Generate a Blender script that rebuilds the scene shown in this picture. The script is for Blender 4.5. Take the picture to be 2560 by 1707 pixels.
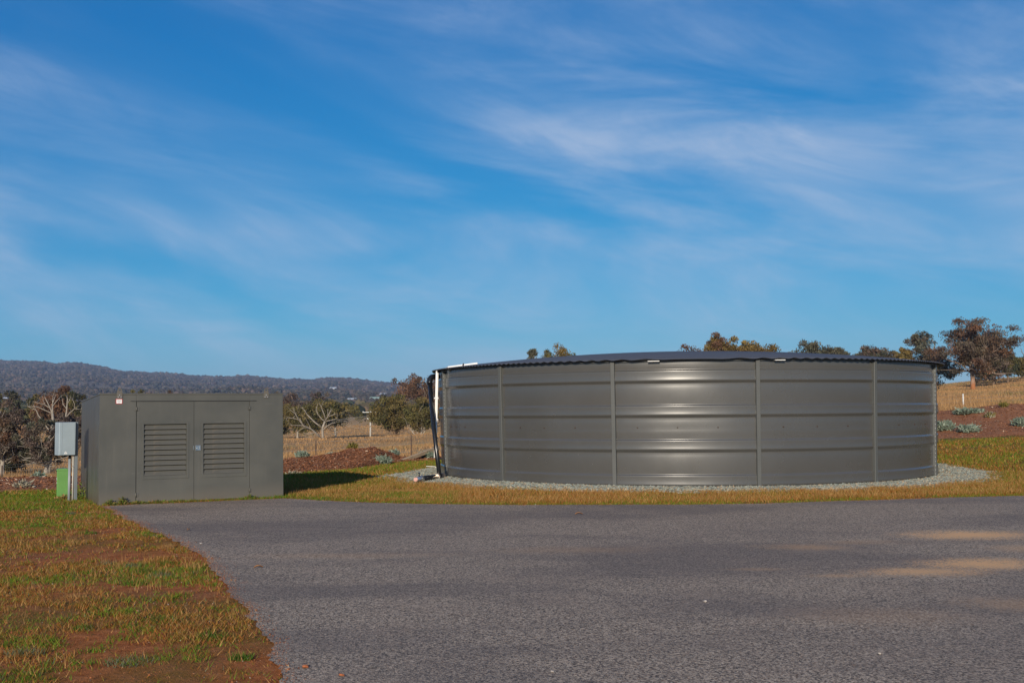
import bpy, math, random
import numpy as np
from mathutils import Vector, Matrix

for o in list(bpy.data.objects):
    bpy.data.objects.remove(o)
S = bpy.context.scene
COL = S.collection
RAD = math.radians

# ------------------------------------------------------------------ camera
F, CX, CY = 2700.0, 1280.0, 853.5          # focal length and centre in photo pixels (2560 x 1707)
CAMZ, PITCH, ROLL = 1.5, 3.698, -0.45
cam_d = bpy.data.cameras.new('camera')
cam_d.sensor_width = 36.0
cam_d.lens = 36.0 * F / 2560.0
cam_d.clip_start = 0.05
cam_d.clip_end = 30000.0
cam = bpy.data.objects.new('camera', cam_d)
COL.objects.link(cam)
cam.matrix_world = Matrix.Translation((0, 0, CAMZ)) @ Matrix.Rotation(RAD(90 + PITCH), 4, 'X') @ Matrix.Rotation(RAD(ROLL), 4, 'Z')
S.camera = cam

# ------------------------------------------------------------------ sun, sky, exposure
SUN_AZ, SUN_EL = 10.0, 17.0                # sun behind the camera, a little to the left
sun_d = bpy.data.lights.new('sun', 'SUN')
sun_d.energy = 5.0
sun_d.angle = RAD(0.53)
sun_d.color = (1.0, 0.88, 0.72)
sun = bpy.data.objects.new('sun', sun_d)
COL.objects.link(sun)
ldir = Vector((math.sin(RAD(SUN_AZ)) * math.cos(RAD(SUN_EL)), math.cos(RAD(SUN_AZ)) * math.cos(RAD(SUN_EL)), -math.sin(RAD(SUN_EL))))
sun.rotation_euler = ldir.to_track_quat('-Z', 'Y').to_euler()
sun.location = (-6, -30, 12)

world = bpy.data.worlds.new('World')
S.world = world
world.use_nodes = True
wt = world.node_tree
wt.nodes.clear()


def wn(kind, **kw):
    n = wt.nodes.new(kind)
    for k, v in kw.items():
        setattr(n, k, v)
    return n


def wmath(op, a, b=None, clamp=False):
    n = wn('ShaderNodeMath', operation=op, use_clamp=clamp)
    for i, v in enumerate((a, b)):
        if v is None:
            continue
        if isinstance(v, (int, float)):
            n.inputs[i].default_value = v
        else:
            wt.links.new(v, n.inputs[i])
    return n.outputs[0]


sky = wn('ShaderNodeTexSky', sky_type='NISHITA')
sky.sun_disc = False
sky.sun_elevation = RAD(SUN_EL)
sky.sun_rotation = RAD(180 + SUN_AZ)
sky.altitude = 600
sky.air_density = 1.0
sky.dust_density = 0.3
sky.ozone_density = 6.0
# camera-like tone curve of the blue, per channel
sepc = wn('ShaderNodeSeparateColor')
wt.links.new(sky.outputs[0], sepc.inputs[0])
cmb = wn('ShaderNodeCombineColor')
for i_, (gain, expo) in enumerate(((1.30, 2.1), (0.745, 0.93), (0.775, 0.60))):
    v_ = wmath('MINIMUM', wmath('MULTIPLY', sepc.outputs[i_], 0.1), 0.75 if i_ == 0 else 4.0)
    wt.links.new(wmath('MULTIPLY', wmath('POWER', v_, expo), gain * 10.0), cmb.inputs[i_])
skycol = cmb.outputs[0]
# thin cirrus: long tilted streaks, broken into fibres, gathered in loose banks
tc = wn('ShaderNodeTexCoord')


def wnoise(scale, tilt, loc, detail, rough, dist, nscale):
    mp = wn('ShaderNodeMapping', vector_type='TEXTURE')
    mp.inputs['Scale'].default_value = scale
    mp.inputs['Rotation'].default_value = (0, RAD(tilt), 0)
    mp.inputs['Location'].default_value = loc
    wt.links.new(tc.outputs['Generated'], mp.inputs['Vector'])
    n = wn('ShaderNodeTexNoise')
    n.inputs['Scale'].default_value = nscale
    n.inputs['Detail'].default_value = detail
    n.inputs['Roughness'].default_value = rough
    n.inputs['Distortion'].default_value = dist
    wt.links.new(mp.outputs[0], n.inputs['Vector'])
    return n.outputs[0]


def wramp(v, a, b):
    n = wn('ShaderNodeMapRange', interpolation_type='SMOOTHSTEP')
    n.inputs['From Min'].default_value = a
    n.inputs['From Max'].default_value = b
    wt.links.new(v, n.inputs['Value'])
    return n.outputs[0]


streak = wramp(wnoise((1.0, 1.0, 0.22), 9, (2.7, 1.0, -0.33), 8, 0.55, 0.6, 2.3), 0.34, 0.74)
fibre = wramp(wnoise((1.0, 1.0, 0.30), 15, (7.79, 7.27, -0.22), 10, 0.66, 1.2, 5.0), 0.32, 0.72)
mass = wramp(wnoise((1.0, 1.0, 0.40), 12, (1.89, 4.17, 0.61), 3, 0.5, 0.3, 2.0), 0.34, 0.62)
c1 = wmath('MULTIPLY', wmath('MULTIPLY', streak, wmath('ADD', wmath('MULTIPLY', fibre, 0.5), 0.5)), wmath('ADD', wmath('MULTIPLY', mass, 0.8), 0.2))
cloud = wmath('MULTIPLY', c1, 0.88, True)
mixc = wn('ShaderNodeMix', data_type='RGBA')
wt.links.new(cloud, mixc.inputs['Factor'])
wt.links.new(skycol, mixc.inputs[6])
mixc.inputs[7].default_value = (4.6, 5.6, 7.4, 1)
bg = wn('ShaderNodeBackground')
bg.inputs['Strength'].default_value = 0.1
wt.links.new(mixc.outputs[2], bg.inputs['Color'])
wo = wn('ShaderNodeOutputWorld')
wt.links.new(bg.outputs[0], wo.inputs['Surface'])

S.render.engine = 'CYCLES'
S.view_settings.view_transform = 'Standard'
S.view_settings.look = 'None'
S.view_settings.gamma = 1.0
S.view_settings.exposure = 0.0
S.view_settings.use_curve_mapping = False
S.cycles.max_bounces = 6
S.cycles.volume_bounces = 0

# ------------------------------------------------------------------ helpers
rng = np.random.default_rng(7)
random.seed(7)
Rm = np.array((Matrix.Rotation(RAD(90 + PITCH), 3, 'X') @ Matrix.Rotation(RAD(ROLL), 3, 'Z')))
CAM = np.array([0, 0, CAMZ])


def at(px, py, Y):
    """world point that stands Y metres away along +Y, at a photo pixel"""
    d = Rm @ np.array([(px - CX) / F, -(py - CY) / F, -1.0])
    return CAM + d * (Y / d[1])


def gz(px, py, z=0.0):
    d = Rm @ np.array([(px - CX) / F, -(py - CY) / F, -1.0])
    return CAM + d * ((z - CAMZ) / d[2])


def tag(o, label=None, cat=None, group=None, kind=None):
    if label: o['label'] = label
    if cat: o['category'] = cat
    if group: o['group'] = group
    if kind: o['kind'] = kind
    return o


def empty(name, loc=(0, 0, 0), mat3=None):
    o = bpy.data.objects.new(name, None)
    COL.objects.link(o)
    o.empty_display_size = 0.2
    m = Matrix.Identity(4) if mat3 is None else mat3.to_4x4()
    o.matrix_world = Matrix.Translation(loc) @ m
    return o


def link(name, me, mat, parent=None, loc=None):
    o = bpy.data.objects.new(name, me)
    COL.objects.link(o)
    if mat is not None and not me.materials:
        me.materials.append(mat)
    if parent is not None:
        o.parent = parent
    if loc is not None:
        o.location = loc
    return o


def np_mesh(name, v, f, smooth=False, col=None):
    """v (n,3), f (m,k) int array, col (n,3) point colours"""
    v = np.ascontiguousarray(v, dtype=np.float32)
    f = np.ascontiguousarray(f, dtype=np.int32)
    me = bpy.data.meshes.new(name)
    me.vertices.add(len(v))
    me.vertices.foreach_set('co', v.ravel())
    k = f.shape[1]
    me.loops.add(f.size)
    me.loops.foreach_set('vertex_index', f.ravel())
    me.polygons.add(len(f))
    me.polygons.foreach_set('loop_start', np.arange(0, f.size, k, dtype=np.int32))
    try:
        me.polygons.foreach_set('loop_total', np.full(len(f), k, dtype=np.int32))
    except Exception:
        pass
    me.update(calc_edges=True)
    me.polygons.foreach_set('use_smooth', np.full(len(f), smooth))
    if col is not None:
        a = me.color_attributes.new('col', 'FLOAT_COLOR', 'POINT')
        c4 = np.ones((len(v), 4), dtype=np.float32)
        c4[:, :3] = col
        a.data.foreach_set('color', c4.ravel())
    return me


class MB:
    """collects simple solids and links them as one mesh"""
    def __init__(self):
        self.v, self.f, self.s = [], [], []

    def add(self, vs, fs, smooth=False):
        n = len(self.v)
        self.v += [tuple(map(float, p)) for p in vs]
        self.f += [tuple(i + n for i in q) for q in fs]
        self.s += [smooth] * len(fs)
        return self

    def box(self, x0, x1, y0, y1, z0, z1, b=0.0):
        if b <= 0:
            vs = [(x, y, z) for z in (z0, z1) for y in (y0, y1) for x in (x0, x1)]
            fs = [(0, 2, 3, 1), (4, 5, 7, 6), (0, 1, 5, 4), (2, 6, 7, 3), (0, 4, 6, 2), (1, 3, 7, 5)]
            return self.add(vs, fs)
        vs, idx = [], {}
        for sx in (0, 1):
            for sy in (0, 1):
                for sz in (0, 1):
                    c = [(x0, x1)[sx], (y0, y1)[sy], (z0, z1)[sz]]
                    s = [1 - 2 * sx, 1 - 2 * sy, 1 - 2 * sz]
                    for a in range(3):
                        p = [c[i] + (s[i] * b if i != a else 0) for i in range(3)]
                        idx[(sx, sy, sz, a)] = len(vs)
                        vs.append(p)
        fs = []
        R2 = (0, 1)
        for a in range(3):
            for sa in R2:
                o = [i for i in range(3) if i != a]
                q = []
                for (p, r) in ((0, 0), (1, 0), (1, 1), (0, 1)):
                    k = [0, 0, 0]; k[a] = sa; k[o[0]] = p; k[o[1]] = r
                    q.append(idx[(k[0], k[1], k[2], a)])
                fs.append(q)
        for a in range(3):
            o = [i for i in range(3) if i != a]
            for p in R2:
                for r in R2:
                    k0 = [0, 0, 0]; k0[o[0]] = p; k0[o[1]] = r
                    k1 = list(k0); k1[a] = 1
                    fs.append([idx[(*k0, o[0])], idx[(*k0, o[1])], idx[(*k1, o[1])], idx[(*k1, o[0])]])
        for sx in R2:
            for sy in R2:
                for sz in R2:
                    fs.append([idx[(sx, sy, sz, a)] for a in range(3)])
        cen = np.mean(vs, axis=0)
        out = []
        for q in fs:
            p = np.array([vs[i] for i in q])
            n = np.cross(p[1] - p[0], p[2] - p[0])
            out.append(tuple(q) if np.dot(n, p.mean(0) - cen) > 0 else tuple(q[::-1]))
        return self.add(vs, out)

    def tube(self, pts, radii, n=8, caps=True, smooth=True):
        pts = [np.array(p, float) for p in pts]
        if isinstance(radii, (int, float)):
            radii = [radii] * len(pts)
        vs = []
        ref = None
        for i, p in enumerate(pts):
            a = pts[max(i - 1, 0)]; b = pts[min(i + 1, len(pts) - 1)]
            t = b - a; t = t / (np.linalg.norm(t) + 1e-9)
            if ref is None:
                ref = np.array([0, 0, 1.0]) if abs(t[2]) < 0.9 else np.array([1.0, 0, 0])
            s = np.cross(t, ref); s /= np.linalg.norm(s) + 1e-9
            ref = np.cross(s, t)
            for k in range(n):
                an = 2 * math.pi * k / n
                vs.append(p + radii[i] * (math.cos(an) * s + math.sin(an) * ref))
        fs = []
        for i in range(len(pts) - 1):
            for k in range(n):
                k2 = (k + 1) % n
                fs.append((i * n + k, i * n + k2, (i + 1) * n + k2, (i + 1) * n + k))
        self.add(vs, fs, smooth)
        if caps:
            m = len(self.v) - len(vs)
            self.f.append(tuple(m + k for k in reversed(range(n)))); self.s.append(False)
            e = m + (len(pts) - 1) * n
            self.f.append(tuple(e + k for k in range(n))); self.s.append(False)
        return self

    def prism(self, poly, y0, y1):
        """poly of (x,z), extruded along y"""
        n = len(poly)
        vs = [(x, y0, z) for x, z in poly] + [(x, y1, z) for x, z in poly]
        fs = [tuple(range(n)), tuple(reversed(range(n, 2 * n)))]
        fs += [(i, i + n, (i + 1) % n + n, (i + 1) % n) for i in range(n)]
        return self.add(vs, fs)

    def mesh(self, name):
        me = bpy.data.meshes.new(name)
        me.from_pydata(self.v, [], self.f)
        me.polygons.foreach_set('use_smooth', self.s)
        me.update()
        return me

    def build(self, name, mat, parent=None, loc=None):
        return link(name, self.mesh(name), mat, parent, loc)


# value noise for scattering and patches
_lat = np.random.default_rng(99).random((256, 256))


def vnoise(x, y, s, seed=0):
    x = np.asarray(x) * s + 37.7 * seed + 1000; y = np.asarray(y) * s + 91.3 * seed + 1000
    xi = np.floor(x).astype(int); yi = np.floor(y).astype(int)
    fx = x - xi; fy = y - yi
    fx = fx * fx * (3 - 2 * fx); fy = fy * fy * (3 - 2 * fy)
    g = lambda a, b: _lat[a % 256, b % 256]
    return (g(xi, yi) * (1 - fx) + g(xi + 1, yi) * fx) * (1 - fy) + (g(xi, yi + 1) * (1 - fx) + g(xi + 1, yi + 1) * fx) * fy


def fbm(x, y, s, seed=0, oct=4):
    t = 0; a = 0.5; n = 0
    for i in range(oct):
        t = t + a * vnoise(x, y, s * 2 ** i, seed + i * 3); n += a; a *= 0.55
    return t / n


def sstep(a, b, x):
    t = np.clip((np.asarray(x, float) - a) / (b - a), 0, 1)
    return t * t * (3 - 2 * t)


# ------------------------------------------------------------------ materials
def mat_new(name):
    m = bpy.data.materials.new(name)
    m.use_nodes = True
    nt = m.node_tree
    b = nt.nodes['Principled BSDF']
    return m, nt, b


class NT:
    """tiny node helper"""
    def __init__(self, nt): self.t = nt

    def n(self, kind, ins=None, **kw):
        x = self.t.nodes.new(kind)
        for k, v in kw.items(): setattr(x, k, v)
        for k, v in (ins or {}).items(): self.set(x.inputs[k], v)
        return x

    def set(self, sock, v):
        if hasattr(v, 'is_output') or isinstance(v, bpy.types.NodeSocket): self.t.links.new(v, sock)
        else: sock.default_value = v

    def math(self, op, a, b=0.0, clamp=False):
        x = self.n('ShaderNodeMath', operation=op, use_clamp=clamp)
        self.set(x.inputs[0], a); self.set(x.inputs[1], b)
        return x.outputs[0]

    def mix(self, f, a, b, blend='MIX'):
        x = self.n('ShaderNodeMix', data_type='RGBA', blend_type=blend)
        self.set(x.inputs[0], f); self.set(x.inputs[6], a); self.set(x.inputs[7], b)
        return x.outputs[2]

    def ramp(self, v, a, b, lo=0.0, hi=1.0):
        x = self.n('ShaderNodeMapRange', interpolation_type='SMOOTHSTEP')
        self.set(x.inputs['Value'], v)
        x.inputs['From Min'].default_value = a; x.inputs['From Max'].default_value = b
        x.inputs['To Min'].default_value = lo; x.inputs['To Max'].default_value = hi
        return x.outputs[0]

    def noise(self, vec, scale, detail=4, rough=0.55, dist=0.0):
        x = self.n('ShaderNodeTexNoise', {'Scale': scale, 'Detail': detail, 'Roughness': rough, 'Distortion': dist})
        if vec is not None: self.t.links.new(vec, x.inputs['Vector'])
        return x.outputs[0]

    def mapping(self, vec, scale=(1, 1, 1), rot=(0, 0, 0), loc=(0, 0, 0)):
        x = self.n('ShaderNodeMapping')
        x.inputs['Scale'].default_value = scale; x.inputs['Rotation'].default_value = rot; x.inputs['Location'].default_value = loc
        self.t.links.new(vec, x.inputs['Vector'])
        return x.outputs[0]

    def obj(self): return self.n('ShaderNodeTexCoord').outputs['Object']

    def pos(self): return self.n('ShaderNodeNewGeometry').outputs['Position']

    def bump(self, h, strength, dist, bsdf):
        x = self.n('ShaderNodeBump', {'Strength': strength, 'Distance': dist})
        self.t.links.new(h, x.inputs['Height'])
        self.t.links.new(x.outputs[0], bsdf.inputs['Normal'])


def rgb(r, g, b): return (r, g, b, 1.0)


def paint(name, c, rough=0.4, metal=0.0, var=0.12, scale=3.0, spec=0.5, bump=0.0, dust=None):
    """painted or plain surface with slight uneven tone"""
    m, nt, b = mat_new(name)
    h = NT(nt)
    o = h.obj()
    n1 = h.noise(o, scale, 5, 0.6)
    n2 = h.noise(o, scale * 14, 3, 0.6)
    t = h.math('ADD', h.math('MULTIPLY', n1, 0.7), h.math('MULTIPLY', n2, 0.3))
    k = h.ramp(t, 0.3, 0.7)
    lo = tuple(x * (1 - var) for x in c) + (1,)
    hi = tuple(min(1, x * (1 + var)) for x in c) + (1,)
    colr = h.mix(k, lo, hi)
    if dust:
        d = h.ramp(h.noise(o, scale * 5, 6, 0.7), 0.55, 0.8, 0, dust[3])
        colr = h.mix(d, colr, rgb(*dust[:3]))
    h.set(b.inputs['Base Color'], colr)
    h.set(b.inputs['Roughness'], h.ramp(n1, 0.3, 0.7, rough * 0.88, rough * 1.12))
    b.inputs['Metallic'].default_value = metal
    b.inputs['Specular IOR Level'].default_value = spec
    if bump: h.bump(n2, bump, 0.01, b)
    return m


def vcol(name, rough=0.75, spec=0.2, trans=0.0, var=None):
    """plant material: each leaf or blade carries its own colour"""
    m, nt, b = mat_new(name)
    h = NT(nt)
    a = h.n('ShaderNodeAttribute', attribute_name='col')
    h.set(b.inputs['Base Color'], a.outputs['Color'])
    b.inputs['Roughness'].default_value = rough
    b.inputs['Specular IOR Level'].default_value = spec
    if trans:
        tr = h.n('ShaderNodeBsdfTranslucent')
        h.set(tr.inputs['Color'], a.outputs['Color'])
        ms = h.n('ShaderNodeMixShader', {0: trans})
        nt.links.new(b.outputs[0], ms.inputs[1]); nt.links.new(tr.outputs[0], ms.inputs[2])
        nt.links.new(ms.outputs[0], nt.nodes['Material Output'].inputs['Surface'])
    return m


M = {}
M['tank_wall'] = paint('tank wall steel', (0.071, 0.070, 0.066), 0.26, 0.0, 0.05, 0.6, 0.9)
M['tank_post'] = paint('tank post steel', (0.082, 0.086, 0.082), 0.5, 0.0, 0.06, 1.5, 0.5)
M['roof'] = paint('tank roof steel', (0.075, 0.078, 0.085), 0.38, 0.0, 0.07, 0.5, 0.6)
M['shed'] = paint('shed enamel', (0.081, 0.081, 0.070), 0.42, 0.0, 0.06, 1.1, 0.45, 0.0, (0.16, 0.14, 0.11, 0.16))
def make_shed():
    m, nt, b = mat_new('shed enamel, weathered')
    h = NT(nt)
    o = h.obj()
    sp = h.n('ShaderNodeSeparateXYZ'); nt.links.new(o, sp.inputs[0])
    cloudy = h.noise(o, 1.3, 6, 0.6)
    st = h.noise(h.mapping(o, (14, 14, 0.7)), 1.0, 5, 0.65)
    fine = h.noise(o, 60.0, 3, 0.6)
    c = h.mix(h.ramp(cloudy, 0.3, 0.7), rgb(0.074, 0.074, 0.064), rgb(0.090, 0.089, 0.076))
    c = h.mix(h.ramp(st, 0.50, 0.75, 0, 0.30), c, rgb(0.115, 0.108, 0.09))
    foot = h.math('MULTIPLY', h.ramp(h.math('ADD', sp.outputs[2], h.math('MULTIPLY', h.math('SUBTRACT', cloudy, 0.5), 0.5)), 0.30, 0.0), 0.38)
    c = h.mix(foot, c, rgb(0.17, 0.14, 0.105))
    scr = h.ramp(h.noise(h.mapping(o, (3, 3, 40), (0.5, 0.3, 0)), 1.0, 2, 0.5), 0.735, 0.76, 0, 0.5)
    c = h.mix(scr, c, rgb(0.16, 0.155, 0.14))
    h.set(b.inputs['Base Color'], c)
    h.set(b.inputs['Roughness'], h.ramp(cloudy, 0.3, 0.7, 0.36, 0.52))
    h.bump(h.noise(o, 2.2, 2, 0.5), 0.12, 0.02, b)
    return m


M['shed'] = make_shed()
M['shed_slat'] = paint('shed louvre enamel', (0.085, 0.083, 0.071), 0.5, 0.0, 0.08, 2.0, 0.4, 0.0, (0.26, 0.19, 0.12, 0.35))
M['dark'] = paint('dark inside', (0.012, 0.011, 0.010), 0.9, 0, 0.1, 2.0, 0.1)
M['steel'] = paint('bright steel', (0.55, 0.55, 0.53), 0.28, 0.9, 0.1, 9.0)
M['galv'] = paint('galvanised steel', (0.40, 0.42, 0.43), 0.5, 0.55, 0.12, 6.0)
M['meter'] = paint('blue grey powder coat', (0.30, 0.365, 0.40), 0.45, 0.0, 0.06, 3.0)
M['meter_post'] = paint('grey painted post', (0.17, 0.195, 0.21), 0.5, 0.0, 0.08, 6.0)
M['pipe_cream'] = paint('weathered cream conduit', (0.42, 0.40, 0.35), 0.5, 0.0, 0.15, 8.0)
M['conduit'] = paint('grey conduit', (0.25, 0.275, 0.295), 0.45, 0, 0.08, 6.0)
M['rubber'] = paint('black poly pipe', (0.012, 0.013, 0.015), 0.25, 0, 0.1, 8.0)
M['white'] = paint('white pvc', (0.80, 0.79, 0.75), 0.35, 0, 0.05, 5.0, 0.5, 0.0, (0.5, 0.45, 0.36, 0.25))
M['white_sheet'] = paint('white sheet', (0.82, 0.82, 0.80), 0.5, 0, 0.04, 3.0)
M['pink'] = paint('pink cap', (0.75, 0.42, 0.36), 0.4, 0, 0.1, 5.0)
M['brass'] = paint('valve metal', (0.62, 0.52, 0.44), 0.3, 0.8, 0.15, 20.0)
M['green'] = paint('green fibreglass', (0.115, 0.27, 0.07), 0.4, 0, 0.08, 4.0, 0.5, 0.0, (0.34, 0.26, 0.12, 0.22))
M['red'] = paint('red print', (0.42, 0.035, 0.03), 0.5, 0, 0.05, 5.0)
M['ink'] = paint('black print', (0.03, 0.03, 0.03), 0.5, 0, 0.05, 5.0)
M['timber'] = paint('weathered timber', (0.42, 0.31, 0.19), 0.8, 0, 0.2, 4.0, 0.2, 0.3)
M['post_steel'] = paint('rusty star post', (0.055, 0.032, 0.022), 0.8, 0.1, 0.25, 9.0)
M['post_wood'] = paint('grey white post', (0.60, 0.58, 0.54), 0.8, 0, 0.12, 8.0, 0.2)
M['concrete'] = paint('pale concrete', (0.44, 0.42, 0.38), 0.85, 0, 0.12, 4.0, 0.2, 0.2)
M['wire'] = paint('fence wire', (0.25, 0.25, 0.25), 0.5, 0.6, 0.1, 5.0)
M['leaf'] = vcol('gum leaves', 0.62, 0.3, 0.18)
M['grass'] = vcol('grass blades', 0.75, 0.15, 0.2)
M['juniper'] = vcol('juniper needles', 0.7, 0.2, 0.1)
M['far'] = vcol('far canopy', 0.9, 0.05)
M['stone'] = vcol('crushed stone', 0.85, 0.2)
M['chip'] = vcol('bark chips', 0.85, 0.15)
M['bark_pale'] = paint('pale gum bark', (0.33, 0.29, 0.24), 0.85, 0, 0.30, 1.6, 0.15, 0.4)
M['bark_dead'] = paint('bleached dead wood', (0.285, 0.25, 0.205), 0.85, 0, 0.30, 2.5, 0.15, 0.3)
M['bark_dark'] = paint('brown bark', (0.17, 0.12, 0.085), 0.9, 0, 0.3, 2.5, 0.1, 0.5)
M['bark_red'] = paint('orange shed bark', (0.36, 0.17, 0.08), 0.9, 0, 0.3, 2.0, 0.1, 0.4)
M['house_wall'] = paint('house wall', (0.62, 0.60, 0.55), 0.8, 0, 0.08, 0.4, 0.2)
M['house_roof'] = paint('house roof', (0.42, 0.46, 0.50), 0.5, 0, 0.08, 0.4, 0.4)
M['house_green'] = paint('green roof', (0.26, 0.36, 0.30), 0.5, 0, 0.08, 0.4, 0.4)
M['glass'] = paint('dark glass', (0.03, 0.035, 0.04), 0.08, 0, 0.05, 1.0, 0.8)


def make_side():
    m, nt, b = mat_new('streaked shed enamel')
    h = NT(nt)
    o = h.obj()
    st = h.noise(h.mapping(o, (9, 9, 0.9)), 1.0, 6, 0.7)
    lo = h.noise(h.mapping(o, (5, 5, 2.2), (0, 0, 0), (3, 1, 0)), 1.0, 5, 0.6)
    c = h.mix(h.ramp(st, 0.35, 0.7), rgb(0.050, 0.050, 0.046), rgb(0.098, 0.096, 0.086))  # streak grime, with the side's shade deepened in the base tone
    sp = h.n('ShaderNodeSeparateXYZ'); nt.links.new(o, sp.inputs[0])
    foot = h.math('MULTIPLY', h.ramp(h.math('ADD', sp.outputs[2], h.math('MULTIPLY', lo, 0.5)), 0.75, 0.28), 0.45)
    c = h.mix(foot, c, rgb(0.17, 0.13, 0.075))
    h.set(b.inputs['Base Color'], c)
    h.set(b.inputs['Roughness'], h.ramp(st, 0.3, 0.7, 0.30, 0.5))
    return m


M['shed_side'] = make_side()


# asphalt: worn chip seal, bound stones, sandy drifts
def make_asphalt():
    m, nt, b = mat_new('chip seal')
    h = NT(nt)
    P = h.pos()
    v1 = h.n('ShaderNodeTexVoronoi', {'Scale': 130.0, 'Randomness': 1.0}, feature='F1')
    nt.links.new(P, v1.inputs['Vector'])
    sepc = h.n('ShaderNodeSeparateColor')
    nt.links.new(v1.outputs['Color'], sepc.inputs[0])
    chip = sepc.outputs[0]
    v2 = h.n('ShaderNodeTexVoronoi', {'Scale': 68.0, 'Randomness': 1.0}, feature='F1')
    nt.links.new(P, v2.inputs['Vector'])
    sp2 = h.n('ShaderNodeSeparateColor')
    nt.links.new(v2.outputs['Color'], sp2.inputs[0])
    big = h.noise(h.mapping(P, (0.22, 0.5, 1), (0, 0, 0.1)), 1.0, 6, 0.62, 0.4)
    mid = h.noise(P, 1.6, 5, 0.65)
    fine = h.noise(P, 260.0, 2, 0.6)
    spk = h.noise(P, 55.0, 3, 0.8)
    t = h.math('ADD', h.math('ADD', h.math('MULTIPLY', chip, 0.42), h.math('MULTIPLY', sp2.outputs[1], 0.42)), h.math('MULTIPLY', h.math('SUBTRACT', spk, 0.42), 0.9))
    c = h.mix(h.ramp(t, 0.10, 0.98), rgb(0.050, 0.040, 0.033), rgb(0.66, 0.515, 0.37))
    # scattered pale and brown stones
    pale = h.ramp(sepc.outputs[1], 0.955, 0.985)
    c = h.mix(h.math('MULTIPLY', pale, 0.75), c, rgb(0.52, 0.45, 0.36))
    brown = h.ramp(sp2.outputs[2], 0.95, 0.98)
    c = h.mix(h.math('MULTIPLY', brown, 0.5), c, rgb(0.34, 0.19, 0.10))
    # bitumen-rich and worn areas
    c = h.mix(h.ramp(big, 0.36, 0.60, 0.52, 0.0), c, rgb(0.125, 0.103, 0.092))
    c = h.mix(h.ramp(mid, 0.48, 0.75, 0.0, 0.34), c, rgb(0.36, 0.265, 0.19))
    bleed = h.ramp(h.noise(h.mapping(P, (0.8, 1.6, 1), (0, 0, 0), (4.2, 1.1, 0)), 1.1, 8, 0.75, 0.6), 0.60, 0.70)
    c = h.mix(h.math('MULTIPLY', bleed, h.ramp(chip, 0.2, 0.9, 0.85, 0.25)), c, rgb(0.050, 0.045, 0.043))
    # sand drifted in shallow hollows: ellipses with ragged edges (metres, world)
    sx = h.n('ShaderNodeSeparateXYZ'); nt.links.new(P, sx.inputs[0])
    ragged = h.math('ADD', h.math('MULTIPLY', h.math('SUBTRACT', h.noise(P, 2.2, 6, 0.7), 0.5), 1.5), h.math('MULTIPLY', h.math('SUBTRACT', h.math('ADD', h.math('MULTIPLY', chip, 0.5), h.math('MULTIPLY', sp2.outputs[0], 0.5)), 0.5), 2.0))
    sand = None
    for (ppx, ppy, wx, wy, amp, tilt) in SAND:
        g = gz(ppx, ppy)
        dx = h.math('SUBTRACT', sx.outputs[0], float(g[0])); dy = h.math('SUBTRACT', sx.outputs[1], float(g[1]))
        dyt = h.math('SUBTRACT', dy, h.math('MULTIPLY', dx, tilt))
        r2 = h.math('ADD', h.math('POWER', h.math('DIVIDE', dx, wx), 2.0), h.math('POWER', h.math('DIVIDE', dyt, wy), 2.0))
        s_ = h.math('MULTIPLY', h.ramp(h.math('ADD', h.math('SQRT', r2), ragged), 1.45, 0.45), amp)
        sand = s_ if sand is None else h.math('MAXIMUM', sand, s_)
    sand = h.math('MULTIPLY', sand, 1.5, True)
    c = h.mix(sand, c, h.mix(fine, rgb(0.62, 0.34, 0.145), rgb(0.80, 0.48, 0.23)))
    h.set(b.inputs['Base Color'], c)
    b.inputs['Roughness'].default_value = 0.85
    b.inputs['Specular IOR Level'].default_value = 0.25
    hgt = h.math('ADD', h.math('MULTIPLY', v1.outputs['Distance'], -1.0), h.math('MULTIPLY', h.math('ADD', sepc.outputs[2], fine), 0.35))
    hgt = h.math('MULTIPLY', hgt, h.math('SUBTRACT', 1.0, h.math('MULTIPLY', sand, 0.85)))
    h.bump(hgt, 0.7, 0.008, b)
    return m


SAND = [(2425, 1338, 0.55, 0.34, 1.0, 0.06), (2455, 1410, 0.48, 0.30, 0.72, 0.10), (2310, 1430, 0.48, 0.22, 0.55, 0.06),
        (2010, 1368, 0.36, 0.22, 0.26, 0.0), (2150, 1356, 0.4, 0.2, 0.14, 0.0), (2095, 1440, 0.22, 0.09, 0.28, 0.0), (2560, 1372, 0.30, 0.25, 0.25, 0.0),
        (2560, 1512, 0.35, 0.25, 0.2, 0.0), (1890, 1424, 0.22, 0.08, 0.16, 0.0), (2190, 1540, 0.5, 0.3, 0.10, 0.0), (1440, 1375, 0.7, 0.25, 0.12, 0), (850, 1390, 0.8, 0.18, 0.12, 0)]
M['asphalt'] = make_asphalt()


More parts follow.
